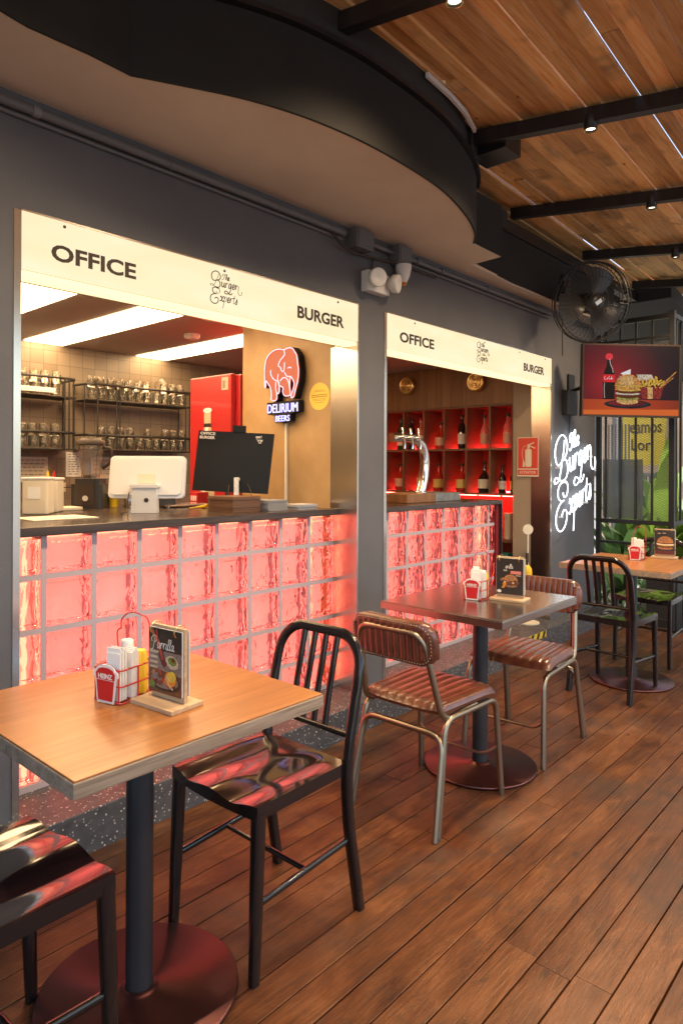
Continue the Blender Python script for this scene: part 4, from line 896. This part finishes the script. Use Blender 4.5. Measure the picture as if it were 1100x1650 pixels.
mb = MB(); mb.box(1.30, 1.355, .22, .36, 1.1186, 1.135, bev=.003); mb.box(1.315, 1.34, .25, .30, 1.135, 1.16, bev=.004); mb.sweep(catmull([(1.33, .3, 1.15), (1.36, .34, 1.16), (1.40, .30, 1.14), (1.42, .22, 1.125)], 5), .006, n=6); tag(mb.build('card_reader', M['ink']), 'small black card reader with cable beside the menu piles', 'card reader')
mb = MB(); mb.box(.95, 1.25, .62, .82, 1.125, 1.135, bev=.003); mb.box(.96, .97, .64, .66, 1.1186, 1.125); mb.box(1.2, 1.21, .64, .66, 1.1186, 1.125); tag(mb.build('steel_tray', M['steel']), 'flat steel tray on the counter behind the black screen', 'tray')
mb = MB()
for i in range(5): mb.sweep(catmull([(1.0+.02*i, .50, 1.123), (1.03+.02*i, .47, 1.128+.004*i), (1.07+.01*i, .48, 1.124), (1.10, .52+.01*i, 1.123)], 4), .003, n=5)
tag(mb.build('yellow_cable', M['yellow']), 'tangle of yellow cord on the counter between the screens', 'cord')
t = thing('blender', 'black kitchen blender with clear ribbed jar on the left counter', 'blender', (.68, .95, 1.119), R(-42))
mb = MB(); mb.prism(rrect(.165, .175, .02, 3), 0, .13); mb.prism(rrect(.135, .145, .02, 3), .13, .158); mb.build('motor_base', M['dkgrey'], t)
mb = MB(); mb.prism([(-.045,.015),(.045,.015),(.038,.135),(-.038,.135)], 0, .004, frame((0,-.088,0), (1,0,0), (0,0,1))); pn = mb.build('control_panel', M['ink'], t)
mb = MB(); mb.lathe([(.017,0),(.015,.018)], n=14, mt=Matrix.Translation((0.0,-.092,.055)) @ rot_to((0,-1,0))); mb.build('dial', M['chrome'], pn)
mb = MB(); mb.lathe([(.048,.160),(.050,.175),(.068,.335),(.070,.340),(.064,.338),(.046,.18),(0,.178)], n=8, caps=False, smooth=False); mb.build('jar', M['frost'], t)
mb = MB(); mb.lathe([(.072,.340),(.072,.362),(.055,.368),(.05,.378),(0,.380)], n=20, caps=False); mb.build('lid', M['ink'], t)
mb = MB(); mb.sweep(catmull([(.066,0,.325),(.105,0,.315),(.105,0,.25),(.06,0,.215)], 5), .010, .007, n=8); mb.build('handle', M['ink'], t)
for x, y, z, lb in ((.27, .66, .16, 'clear tub of cream lids at the far left of the counter'), (.375, .78, .155, 'cream tub with paper label beside the blender')):
    t = thing('ingredient_tub', lb, 'tub', (x, y, 1.119), R(-40), 'tubs at the left end of the counter')
    mb = MB(); mb.box(-.055, .055, -.06, .06, 0, z, bev=.008); mb.build('tub_body', M['cream'], t); mb = MB(); mb.box(-.058, .058, -.063, .063, z+.0005, z+.012, bev=.004); mb.build('lid', M['white'], t)
    mb = MB(); mb.box(-.03, .025, -.0625, -.0605, z*.45, z*.8); mb.build('paper_label', M['whiteboard'], t)
mb = MB(); mb.box(.02, .30, .30, .52, 1.1187, 1.1215); tag(mb.build('paper_mat', M['cream'], None), 'pale paper sheet lying on the counter by the tubs', 'paper').location = (0.05,-.05,0)
mb = MB(); mb.box(.42, .56, .80, .92, 1.1187, 1.135, bev=.004); tag(mb.build('folded_cloth', M['cream']), 'folded cream cloth on the counter in front of the blender', 'cloth')
mb = MB(); mb.lathe([(.022,0),(.030,.075),(.032,.078)], n=14); o = mb.build('paper_cup', M['yellow']); o.location = (.80, .92, 1.119); tag(o, 'small yellow cup standing right of the blender', 'cup')
for x, y, hh, lb in ((.86, .86, .15, 'steel shaker behind the white till'), (.93, .93, .12, 'shorter steel shaker behind the white till')):
    mb = MB(); mb.lathe([(.030,0),(.034,.01),(.038,hh*.8),(.030,hh*.86),(.022,hh),(0,hh+.004)], n=20, caps=False); o = mb.build('cocktail_shaker', M['chrome']); o.location = (x, y, 1.1186); tag(o, lb, 'shaker')
t = thing('receipt_printer', 'small dark receipt printer between the two screens', 'printer', (1.02, .78, 1.1186), R(-35))
mb = MB(); mb.prism(rrect(.14, .19, .015, 3), 0, .10); mb.prism(rrect(.12, .10, .012, 3, 0, .03), .10, .125); mb.build('printer_body', M['dkgrey'], t)
mb = MB(); mb.box(-.035, .035, -.055, -.0545, .10, .17); mb.build('receipt', M['whiteboard'], t)
for i, (x, y, c_, nm) in enumerate(((.46, .98, 'yellow', 'yellow squeeze bottle beside the blender'), (.52, 1.04, 'red', 'red squeeze bottle beside the blender'))):
    mb = MB(); mb.lathe([(.028,0),(.030,.01),(.030,.13),(.024,.145),(.010,.155),(.004,.20)], n=18); o = mb.build('squeeze_bottle', M[c_]); o.location = (x, y, 1.1186); tag(o, nm, 'bottle')
# beer tap on the right counter
t = thing('beer_tap', 'chrome arched beer tap tower on the right counter', 'beer tap', (2.77, .28, 1.109), world=True)
mb = MB(); mb.box(2.45, 2.78, .14, .44, 1.109, 1.168, 0, bev=.003); mb.box(2.782, 3.10, .14, .44, 1.109, 1.166, 1, bev=.003); mb.build('plinth_block', [M['walnut'], plaster('grey_granite', (.12,.125,.125), (.24,.25,.25), .35, 22)], t)
mb = MB(); mb.lathe([(.045,1.168),(.045,1.176),(.032,1.182)], (2.80,.28), 24); mb.sweep(catmull([(2.80,.28,1.17),(2.84,.28,1.28),(2.85,.28,1.40),(2.81,.28,1.50),(2.72,.28,1.545),(2.60,.28,1.55),(2.46,.28,1.545)], 6), .034, n=16); mb.build('tower', M['chrome'], t)
for q in (2.50, 2.59, 2.68):
    mb = MB(); mb.sweep([(q, .26, 1.545), (q, .20, 1.55)], .010, n=10); mb.sweep([(q, .205, 1.55), (q-.004, .195, 1.50), (q-.006, .195, 1.47)], .008, n=8); fc = mb.build('faucet', M['chrome'], t)
    mb = MB(); mb.sweep([(q, .205, 1.556), (q+.004, .215, 1.585), (q+.006, .225, 1.61)], .009, n=8, scl=[.7, 1, 1.2]); mb.build('tap_handle', M['chrome'], fc)
# sanitiser post inside the entrance
t = thing('notice_post', 'cream post with a small round notice and yellow bottle inside the entrance', 'stand', (3.72, -.08, .147), world=True)
mb = MB(); mb.cyl((3.72,-.08), .007, .15, .84, 10); mb.cyl((3.72,-.08), .09, .1475, .156, 24); mb.build('post', M['cream'], t)
mb = MB(); mb.lathe([(.040,-.004),(.040,.004)], n=24, mt=Matrix.Translation((3.72,-.08,.87)) @ rot_to((-.75,-.66,0))); mb.build('round_notice', M['cream'], t)
mb = MB(); mb.lathe([(.035,.44),(.038,.45),(.038,.55),(.034,.575),(.015,.60)], (3.69,-.09), 20); bo = mb.build('soap_bottle', M['yellow'], t)
mb = MB(); mb.sweep([(3.69,-.09,.60),(3.69,-.09,.635),(3.665,-.10,.645)], .008, n=8); mb.sweep([(3.69,-.09,.62),(3.70,-.085,.69)], .012, n=8); mb.build('pump', M['ink'], bo)
mb = MB(); mb.lathe([(.0395,.455),(.0395,.515)], (3.69,-.09), 20, caps=False); mb.build('paper_label', M['whiteboard'], bo)
# ================================================================== ON THE WALL
t = thing('pipe_run', 'dark grey conduit running along the top of the wall', 'conduit', (0,-.18,2.545), world=True)
mb = MB(); mb.sweep([(-4.2,-.186,2.548),(1.46,-.186,2.548)], .017, n=12); mb.sweep([(1.9,-.186,2.546),(3.88,-.186,2.546)], .014, n=12); mb.sweep([(-4.2,-.170,2.522),(1.46,-.170,2.522)], .009, n=8); mb.sweep([(1.9,-.172,2.520),(3.88,-.172,2.522)], .009, n=8); mb.sweep([(1.6,-.186,2.545),(1.95,-.186,2.543)], .014, n=10); mb.build('pipe', M['greypl'], t)
for q in (-.12, .42, 1.0, 1.36, 2.1, 2.35, 2.9):
    mb = MB(); mb.sweep([(q-.012,-.186,2.548),(q+.012,-.186,2.548)], .0195, n=12); mb.build('clip', M['greypl'] if q != -.12 else M['curb'], t)
for x0, x1, lb in ((1.50, 1.64, 0), (1.86, 1.98, 1)):
    mb = MB(); mb.box(x0, x1, -.235, -.161, 2.485, 2.585, bev=.006); mb.box(x0+.01, x1-.01, -.240, -.2351, 2.495, 2.575, bev=.003); mb.build('junction_box', M['greypl'], t)
mb = MB(); mb.sweep(catmull([(1.36,-.19,2.53),(1.42,-.21,2.47),(1.55,-.20,2.46),(1.75,-.20,2.475),(1.95,-.20,2.49),(2.3,-.18,2.50)], 6), .007, n=6); mb.sweep([(1.70,-.175,2.48),(1.70,-.17,2.40)], .005, n=6); mb.build('cable', M['ink'], t)
t = thing('emergency_light', 'white twin lens emergency light on the wall between the hatches', 'emergency light', (1.72,-.18,2.30), world=True)
mb = MB(); mb.box(1.62, 1.80, -.215, -.1605, 2.285, 2.395, bev=.006); mb.build('housing', M['white'], t)
for x, nx in ((1.655, -.35), (1.80, .35)):
    m_ = Matrix.Translation((x,-.225,2.352)) @ rot_to((nx,-1,-.15)); mb = MB(); mb.lathe([(.018,-.02),(.048,.01),(.05,.045),(.043,.047),(.0,.035)], n=24, mt=m_, caps=False); mb.build('lamp_head', M['white'], t)
t = thing('cone_siren', 'small white cone shaped siren hanging under the conduit box', 'siren', (1.93,-.21,2.40), world=True)
mb = MB(); mb.lathe([(.045,2.483),(.046,2.465),(.036,2.42),(.026,2.40),(.02,2.385),(.0,2.375)], (1.925,-.215), 20, caps=False); mb.build('cone', M['white'], t)
mb = MB(); mb.lathe([(.02,2.3845),(.014,2.368),(0,2.366)], (1.925,-.215), 14, caps=False); mb.build('tip', mat('orange_tip', (.6,.2,.06), .4), t)
# neon script on the wall end
t = thing('neon_script_sign', 'white neon script sign reading The Burger Experts at the wall end', 'neon sign', (4.35,-.165,.83), world=True)
a = R(15); F0 = frame((3.965,-.198,.845), (cos(a),0,sin(a)), (-sin(a)*.35,0,1)); k = .00715
stroke_mb(logo(), lambda x, y, h=0: F0(x*1.16, y, h), k, .0043, False, 7).build('neon_tube', M['neon'], t)
mb = MB()
for (x, z) in ((4.03,1.35),(4.7,1.45),(4.1,.95),(4.6,1.05)): mb.box(x-.006, x+.006, -.195, -.160, z-.006, z+.006)
mb.build('standoff', M['white'], t)
mb = MB(); mb.box(4.14, 4.33, -.215, -.161, 1.78, 1.98, bev=.006); mb.sweep([(4.28,-.17,1.78),(4.28,-.168,1.56)], .004, n=6); tag(mb.build('power_box', M['dkgrey']), 'dark box with a thin cable fixed above the white neon script', 'box')
# wall fan
t = thing('wall_fan', 'black caged wall fan high up beside the television', 'fan', (3.90,-.29,2.80), world=True)
cF = V((3.715,-.572,2.547)); nF = V((cos(R(232)), sin(R(232)), -.20)).normalized(); mF = Matrix.Translation(cF) @ rot_to(nF)
mb = MB(); Rf = .285
def ring(r, z, th, n=36): mb.sweep([mF @ V((r*cos(2*pi*i/n), r*sin(2*pi*i/n), z)) for i in range(n)], th, n=6, close=True)
ring(Rf, .0, .008); ring(Rf*.98, .05, .004); ring(Rf*.98, -.05, .004); ring(.06, .085, .004); ring(.07, -.09, .004); ring(.18, .075, .0025); ring(.18, -.08, .0025)
for i in range(48):
    a = 2*pi*i/48; c_, s_ = cos(a), sin(a)
    mb.sweep([mF @ V((r*c_, r*s_, z)) for r, z in ((.055,.085),(.16,.078),(.25,.06),(.285,.0))], .0019, n=4); mb.sweep([mF @ V((r*c_, r*s_, z)) for r, z in ((.07,-.09),(.16,-.085),(.25,-.06),(.285,.0))], .0013, n=4)
mb.build('cage', M['black'], t)
for i in range(3):
    mb = MB(); a0 = 2*pi*i/3+.5; G = []
    for r in range(7):
        for q in range(7): rr = .05+.20*r/6; aa = a0+(q/6-.5)*(1.15 if r else .8)+.25*r/6; G.append(mF @ V((rr*cos(aa), rr*sin(aa), .035*(q/6-.5)*(1.4-.5*r/6))))
    mb.add(G, [(r*7+q, r*7+q+1, (r+1)*7+q+1, (r+1)*7+q) for r in range(6) for q in range(6)], 0, None, True); mb.build('blade', mat('fan_blade', (.06,.06,.062), .25) if i == 0 else bpy.data.materials['fan_blade'], t)
mb = MB(); mb.lathe([(.06,-.03),(.06,.03),(.045,.05),(0,.055)], n=24, mt=mF, caps=False); mb.lathe([(.052,.084),(.045,.095),(0,.097)], n=24, mt=mF, caps=False); mb.lathe([(0,-.24),(.06,-.22),(.075,-.12),(.07,-.085)], n=20, mt=mF, caps=False); mb.build('motor', M['dkgrey'], t)
mb = MB(); mb.prism([(-.025,-.014),(.025,-.014),(.025,.014),(-.025,.014)], .0975, .0985, lambda a, b, h: mF @ V((a, b, h))); mb.build('badge', M['steel'], t)
mb = MB(); pb = mF @ V((0,0,-.20)); mb.sweep([pb, (3.90,-.42,2.63), (3.90,-.30,2.66)], .022, n=10); mb.box(3.84, 3.96, -.310, -.286, 2.61, 2.83, bev=.006); mb.sweep([(3.91,-.312,2.80),(3.80,-.312,2.62),(3.80,-.318,2.2)], .004, n=5); mb.build('wall_bracket', M['black'], t)
# television
t = thing('wall_television', 'flat television showing a burger, fries and a cola bottle', 'television', (4.40,-.25,2.05), world=True)
TL, TR, BL = V((4.094,-.395,2.300)), V((4.591,-.949,2.288)), V((4.070,-.368,1.770))
u = (TR-TL).normalized(); v = (TL-BL); v = (v-u*v.dot(u)).normalized(); W_, H_ = .745, .545
F = frame(BL, u, v)
mb = MB(); mb.prism([(-.012,-.014),(W_+.012,-.014),(W_+.012,H_+.012),(-.012,H_+.012)], -.055, .0, F); mb.build('casing', M['ink'], t)
TVM = {}
for k_, c in dict(bg=(.030,.010,.014), bg2=(.10,.012,.018), bg3=(.20,.012,.018), table=(.42,.06,.02), table2=(.75,.15,.03), cola=(.012,.006,.006), label=(.75,.02,.03), cap=(.85,.04,.06), white=(.85,.82,.85), bun=(.85,.36,.09), bun2=(.95,.55,.20), meat=(.22,.06,.02), cheese=(.95,.60,.12), sauce=(.9,.75,.6), plate=(.03,.03,.04), fries=(1,.60,.08), basket=(.45,.05,.04), hi=(.5,.42,.42), lettuce=(.5,.45,.12)).items(): TVM[k_] = emis('screen_'+k_, c, .52)
PK_, PM_ = PK, PM; PK = list(TVM); P = Pic(F); w_, h_ = W_, H_
P.p([(0,0),(w_,0),(w_,h_),(0,h_)], 'bg')
P.p([(0,0),(w_,0),(w_,.12),(0,.12)], 'table'); P.p([(0,0),(w_,0),(w_,.05),(0,.035)], 'table2')
P.p([(.155,.12),(.24,.12),(.245,.26),(.235,.34),(.215,.38),(.210,.45),(.18,.45),(.175,.38),(.158,.34),(.148,.26)], 'cola'); P.p([(.150,.255),(.244,.255),(.240,.315),(.153,.315)], 'label'); P.ell(.195, .455, .030, .026, 'cap'); P.line([(.20,.44),(.205,.40),(.222,.36),(.228,.33)], .006, 'hi'); P.line([(.165,.13),(.16,.2),(.162,.25)], .005, 'hi')
P.p([(.285,.325),(.365,.36),(.365,.285)], 'white'); P.line([(.365,.36),(.362,.28)], .003, 'hi')
P.ell(.345, .085, .185, .035, 'plate'); P.ell(.345, .09, .15, .022, 'bg')
P.p([(.46,.13),(.60,.13),(.625,.225),(.44,.225)], 'basket'); P.p([(.50,.13),(.54,.13),(.54,.22),(.50,.22)], 'bun2')
P.p([(.41,.32),(.53,.32),(.55,.28),(.43,.27)], 'sauce')
for i in range(26): a_, b_ = random.uniform(.44,.60), random.uniform(.215,.255); g_ = random.uniform(-.04,.06); P.line([(a_, b_),(a_+g_, b_+random.uniform(.03,.055))], .010, random.choice(['fries','fries','cheese']))
for q in ((.60,.22,.71,.335),(.62,.23,.70,.30),(.60,.235,.72,.345)): P.line([(q[0],q[1]),(q[2],q[3])], .007, 'bun')
cx, cy = .345, .10
for d_, b_, rx, ry, k_ in ((0,.005,.085,.022,'bun2'),(0,.03,.09,.018,'lettuce'),(0,.05,.095,.020,'meat'),(0,.068,.10,.012,'sauce'),(.0,.085,.094,.018,'meat'),(0,.10,.102,.014,'cheese'),(0,.115,.10,.018,'bun'),(0,.128,.105,.012,'cheese')): P.ell(cx+d_, cy+b_, rx, ry, k_, 0, 20, wob=.07)
P.ell(cx, cy+.135, .100, .085, 'bun', a0=0, a1=180); P.ell(cx-.01, cy+.165, .06, .04, 'bun2', wob=.05)
for i in range(22): P.ell(cx+random.uniform(-.07,.07), cy+random.uniform(.145,.205), .0045, .0025, 'sauce', random.uniform(0,180), 6)
def grad(m, c, rad, stops):
    t_ = NT(m); g_ = t_.n('ShaderNodeTexCoord'); d_ = t_.n('ShaderNodeVectorMath', operation='DISTANCE'); t_.l(g_.outputs['Object'], d_.inputs[0]); d_.inputs[1].default_value = c
    t_.l(t_.ramp(t_.math('DIVIDE', d_.outputs['Value'], rad), stops), t_.b.inputs['Emission Color'])
grad(TVM['bg'], F(.20,.25), .55, [(0, (.42,.02,.03)), (.35, (.17,.012,.02)), (.8, (.03,.012,.018)), (1, (.02,.012,.016))]); grad(TVM['table'], F(.25,.0), .6, [(0, (.60,.09,.02)), (.5, (.42,.05,.018)), (1, (.20,.03,.015))])
for k_, s1_, s2_ in (('bun', 50, .5), ('bun2', 60, .6), ('meat', 90, .2), ('cheese', 80, .5), ('fries', 70, .55), ('sauce', 80, .5), ('basket', 90, .3), ('lettuce', 80, .4), ('plate', 20, .4)):
    m_ = TVM[k_]; t_ = NT(m_); c_ = tuple(m_.node_tree.nodes['Principled BSDF'].inputs['Emission Color'].default_value[:3]); t_.l(t_.ramp(t_.noise(t_.coord(), s1_, 5, .6, 1.0), [(.36, tuple(x*s2_*.5 for x in c_)), (.64, c_)]), t_.b.inputs['Emission Color'])
for q in TVM.values(): q.node_tree.nodes['Principled BSDF'].inputs['Base Color'].default_value = (.004,.004,.004,1); q.node_tree.nodes['Principled BSDF'].inputs['Specular IOR Level'].default_value = .08
P.build('screen_picture', t, list(TVM.values())); PK = PK_
s_, _ = word('ala', .168, .277, .014, 1.3); stroke_mb([[(.165,.300),(.158,.285),(.168,.275),(.176,.280)],[(.200,.302),(.193,.288),(.203,.277),(.212,.284)]]+word('a', .180, .277, .012, .8)[0]+word('la', .211, .277, .012, .8)[0], F, 1, .0014, True, h=.002).build('lettering', TVM['white'], t)
mb = MB(); c0 = F(W_*.2, H_*.45, -.055); mb.sweep([c0, (4.28,-.25,2.0), (4.30,-.165,1.98)], .016, n=8); mb.box(4.24, 4.36, -.180, -.161, 1.86, 2.12, bev=.004); mb.build('wall_arm', M['black'], t)
# spot lamps on the beams
spots = [(.775,-1.28,'small black spot lamp on the nearest roof beam'), (1.905,-1.285,'small black spot lamp on the second roof beam'), (3.09,-1.18,'small black spot lamp on the third roof beam'), (4.27,-.98,'small black spot lamp on the fourth roof beam')]
spots += [(bx_-.07*(y_+.6), y_, 'added spot lamp out of view, in an outer row over the open side of the deck') for bx_ in beam_x[:5] for y_ in (-3.2,)]+[(beam_x[0]-.07*(-.7), -1.3, 'added spot lamp out of view on the beam over the camera')]  # unseen extra lamps, added to brighten the near deck and slats
for x, y, lb in spots:
    z = RZ(x, y); t = thing('spot_lamp', lb, 'spotlight', (x, y, z), 0, 'spot lamps on the roof beams')
    mb = MB(); mb.lathe([(.030,.05),(.030,-.018),(.026,-.020),(.024,-.010)], n=24, caps=False); mb.build('housing', M['black'], t)
    mb = MB(); mb.lathe([(0,-.008),(.023,-.009)], n=20, caps=False); mb.lathe([(.0245,-.0205),(.0300,-.0195)], n=24, caps=False, mi=1); mb.build('lens', [M['spot'], M['brass']], t)
    L = bpy.data.lights.new('spot_lamp_light', 'SPOT'); L.energy = 40; L.color = (1,.72,.44); L.spot_size = R(150); L.spot_blend = 1.0; L.shadow_soft_size = .06
    o = bpy.data.objects.new('lamp_light', L); sc.collection.objects.link(o); o.parent = t; o.location = (0,0,-.03)
# ================================================================== RAILING AND STREET
XR = 4.87
t = thing('mesh_railing', 'black steel railing cage with mesh panels at the end of the deck', 'railing', (XR,-.5,0), world=True)
def bar(x0, x1, y0, y1, z0, z1, nm='bar'): mb = MB(); mb.box(x0, x1, y0, y1, z0, z1, bev=.003); return mb.build(nm, M['black'], t)
bar(XR-.02, XR+.02, -.205, -.165, -.02, 2.66, 'post'); bar(XR-.022, XR+.022, -.815, -.771, -.02, 2.66, 'post')
bar(XR-.018, XR+.018, -.770, -.206, .868, .905, 'rail'); bar(XR-.018, XR+.018, -.770, -.206, 2.60, 2.64, 'rail'); bar(XR-.015, XR+.015, -.770, -.206, 2.44, 2.465, 'rail'); bar(XR-.012, XR+.012, -.770, -.206, .69, .712, 'rail')
bar(XR-.012, XR+.012, -.770, -.206, .06, .085, 'rail')
for q in (-.245, -.37, -.50, -.635): bar(XR-.008, XR+.008, q-.009, q+.009, .906, 2.599, 'bar')
for q in range(9): x = XR+.10+.13*q; bar(x-.009, x+.009, -.803, -.785, .905, 2.599, 'bar')
bar(XR+.023, XR+1.3, -.812, -.775, .868, .904, 'rail'); bar(XR+.023, XR+1.3, -.812, -.775, 2.60, 2.64, 'rail'); bar(XR+1.28, XR+1.32, -.81, -.77, -.15, 2.66, 'post')
mb = MB(); z = .91; a, b = .018, .0105; ph = 0
rows = int((2.43-.91)/b)
for i in range(rows):
    z0 = .91+i*b; pts = []
    for j in range(int(.56/a)+1): y_ = -.768+j*a; pts.append((XR+.014, y_, z0+(b*.55 if (j+i) % 2 else 0)))
    for j in range(len(pts)-1):
        p, q = V(pts[j]), V(pts[j+1]); mb.add([p+V((0,0,-.002)), q+V((0,0,-.002)), q+V((0,0,.002)), p+V((0,0,.002)), p+V((.002,0,-.002)), q+V((.002,0,-.002)), q+V((.002,0,.002)), p+V((.002,0,.002))], [(0,1,2,3),(7,6,5,4),(3,2,6,7),(0,4,5,1)])
mb.build('mesh_panel', mat('grey_mesh', (.10,.10,.10), .5), t)
mb = MB(); mb.box(XR+.03, XR+.036, -.55, -.208, .91, 1.425); tag(mb.build('smoked_screen', mat('smoked_glass', (.42,.46,.47), .15, trans=.55, ior=1.02)), 'low smoked acrylic windscreen behind the railing mesh', 'screen')
def blade_leaf(mb, base, az, L, wd, bend, rise, mi=0):
    n = 9; d = V((cos(az), sin(az), 0)); s_ = V((-sin(az), cos(az), 0)); pts = []
    for i in range(n+1):
        u = i/n; p = V(base)+d*(L*bend*u*u)+V((0,0,1))*(L*rise*u*(1-.35*bend*u*u)); ww = wd*(sin(pi*min(1, u*.92+.06))**.7); pts.append((p-s_*ww+V((0,0,.015*ww)), p, p+s_*ww+V((0,0,.015*ww))))
    vs = [q for r in pts for q in r]; mb.add(vs, [(i*3+k, (i+1)*3+k, (i+1)*3+k+1, i*3+k+1) for i in range(n) for k in range(2)], mi, None, True)
def leafmat(name, c1, c2):
    m = mat(name, c1, .35, sub=.0); q = NT(m); a = q.n('ShaderNodeAttribute', attribute_name='rnd'); wn = q.n('ShaderNodeTexWhiteNoise', noise_dimensions='1D'); q.l(a.outputs['Fac'], wn.inputs['W']); q.base(q.ramp(wn.outputs['Value'], [(0, c1), (1, c2)]))
    tr = q.n('ShaderNodeBsdfTranslucent'); tr.inputs['Color'].default_value = (*[min(1, x*1.8) for x in c2], 1); mx = q.n('ShaderNodeMixShader', i_0=.35); out = q.t.nodes['Material Output']
    q.l(q.b.outputs[0], mx.inputs[1]); q.l(tr.outputs[0], mx.inputs[2]); q.l(mx.outputs[0], out.inputs[0]); return m
LM = leafmat('broad_leaf', (.045,.10,.014), (.17,.26,.035)); LM2 = leafmat('dark_leaf', (.016,.036,.013), (.045,.085,.026)); LM3 = leafmat('reddish_leaf', (.10,.06,.03), (.28,.10,.06))
def plant(lb, x, y, n, L, wd, m, z=.32, seed=1, bend=.45, name='broad_leaf_plant'):
    random.seed(seed); t = thing(name, lb, 'plant', (x, y, z), 0, 'leafy plants outside the railing')
    mb = MB()
    for i in range(n): az = random.uniform(0, 2*pi); blade_leaf(mb, (random.uniform(-.06,.06), random.uniform(-.06,.06), 0), az, L*random.uniform(.55, 1.1), wd*random.uniform(.7, 1.2), random.uniform(.1, bend*1.7), random.uniform(.6, 1))
    mb.build('leaves', m, t)
    mb = MB()
    for i in range(5): mb.sweep([(random.uniform(-.05,.05), random.uniform(-.05,.05), -.02), (random.uniform(-.1,.1), random.uniform(-.1,.1), L*.4)], .010, n=6, scl=[1, .6])
    mb.build('stem', m, t)
for i, (x, y, n, L, wd, m, nm) in enumerate(((5.95,-.36,30,1.75,.105,LM,'tall bright green plant with paddle leaves just right of the mesh'), (5.8,-.06,26,1.35,.06,LM2,'dark green plant behind the railing mesh, left of the tall one'), (5.6,-.62,18,.75,.05,LM3,'low reddish leafed plant behind the farthest table'), (6.3,-.72,30,1.6,.09,LM,'green plant at the right edge beyond the railing'), (6.2,-1.15,26,.8,.05,LM2,'low dark plant past the last black chair'), (7.2,.05,30,1.7,.07,LM2,'dark shrub farther back in the planting bed'))):
    plant(nm, x, y, n, L, wd, m, .0, 20+i)
mb = MB(); mb.box(5.3, 7.6, -1.6, .6, -.155, -.03); tag(mb.build('planting_bed', plaster('dark_soil', (.03,.022,.016), (.06,.045,.032), .95)), kind='structure')
random.seed(5)
mb = MB()
for i in range(500): x, y = random.uniform(5.35, 7.5), random.uniform(-1.5, .5); blade_leaf(mb, (x, y, -.03), random.uniform(0, 6.28), random.uniform(.12, .3), .016, .6, .8)
tag(mb.build('ground_cover', LM2), kind='stuff')
mb = MB(); mb.box(5.02, 5.28, -.80, -.54, -.155, .42, bev=.01)
tag(mb.build('planter_column', M['dkgrey']), 'dark square planter block standing beyond the farthest table', 'planter')
# street beyond
t = thing('street_canopy', 'dark steel canopy outside beyond the railing top', 'canopy', (7,.4,2.7), world=True)
mb = MB(); mb.prism([(5.5,2.92),(9.5,2.45),(9.5,2.55),(5.5,3.05)], -.60, .55, lambda a, b, h: (a, h, b)); mb.build('canopy_roof', M['fascia2'], t)
mb = MB(); mb.box(9.3, 9.4, -.58, -.5, -.16, 2.46); mb.build('post', M['black'], t)
t = thing('street_gate', 'grey vertical bar gate across the pavement behind the plants', 'gate', (8.2,.9,-.16), world=True)
mb = MB()
for i in range(16): mb.box(8.18, 8.21, .96+.0-.0-.045*i+.0, .975-.045*i, -.1, 1.95 if i < 7 else 1.28)
mb.box(8.175, 8.215, .22, 1.0, 1.25, 1.29); mb.box(8.175, 8.215, .22, 1.0, -.05, -.01); mb.build('bars', M['greypl'], t)
mb = MB(); mb.box(8.8, 9.2, -.30, 1.35+.0, -.16, 3.6); mb.box(8.79, 9.21, .98, 1.14, -.16, 3.61, 1); tag(mb.build('tan_wall', [plaster('tan_render', (.42,.31,.22), (.5,.38,.28)), M['greypl']]), 'tan rendered street wall seen through the mesh', 'wall')
t = thing('yellow_banner', 'yellow banner with black words hanging across the street', 'banner', (8.5,.5,1.2), world=True)
F = frame((8.6,.92,1.38), (0,-1,0), (0,0,1))
mb = MB(); mb.prism([(0,.1),(.06,0),(.55,.02),(.58,.70),(0,.72)], 0, .01, F); mb.build('cloth', mat('banner_yellow', (.50,.38,.02), .6), t)
text('eamos', F, .10, .52, .46, .58, .002, .01, .0102).build('lettering', M['ink'], t); text('Lor', F, .12, .38, .22, .38, .002, .01, .0102).build('lettering', M['ink'], t)
mb = MB(); mb.sweep([(8.62,.98,-.16),(8.62,.98,2.4)], .03, n=8); mb.sweep([(8.62,.30,-.16),(8.62,.30,2.4)], .03, n=8); mb.build('pole', M['greypl'], t)
mb = MB(); mb.box(12, 13, -9, 9, -.16, 5.2); mb.box(11.98, 12, -9, 9, 1.2, 1.3, 1)
for i in range(8): mb.box(11.97, 11.99, -8+2*i, -7+2*i, 1.5, 2.8, 1)
tag(mb.build('street_building', [plaster('pale_render', (.5,.48,.45), (.6,.58,.55)), M['dkgrey']]), 'pale building with dark windows across the street', 'building')
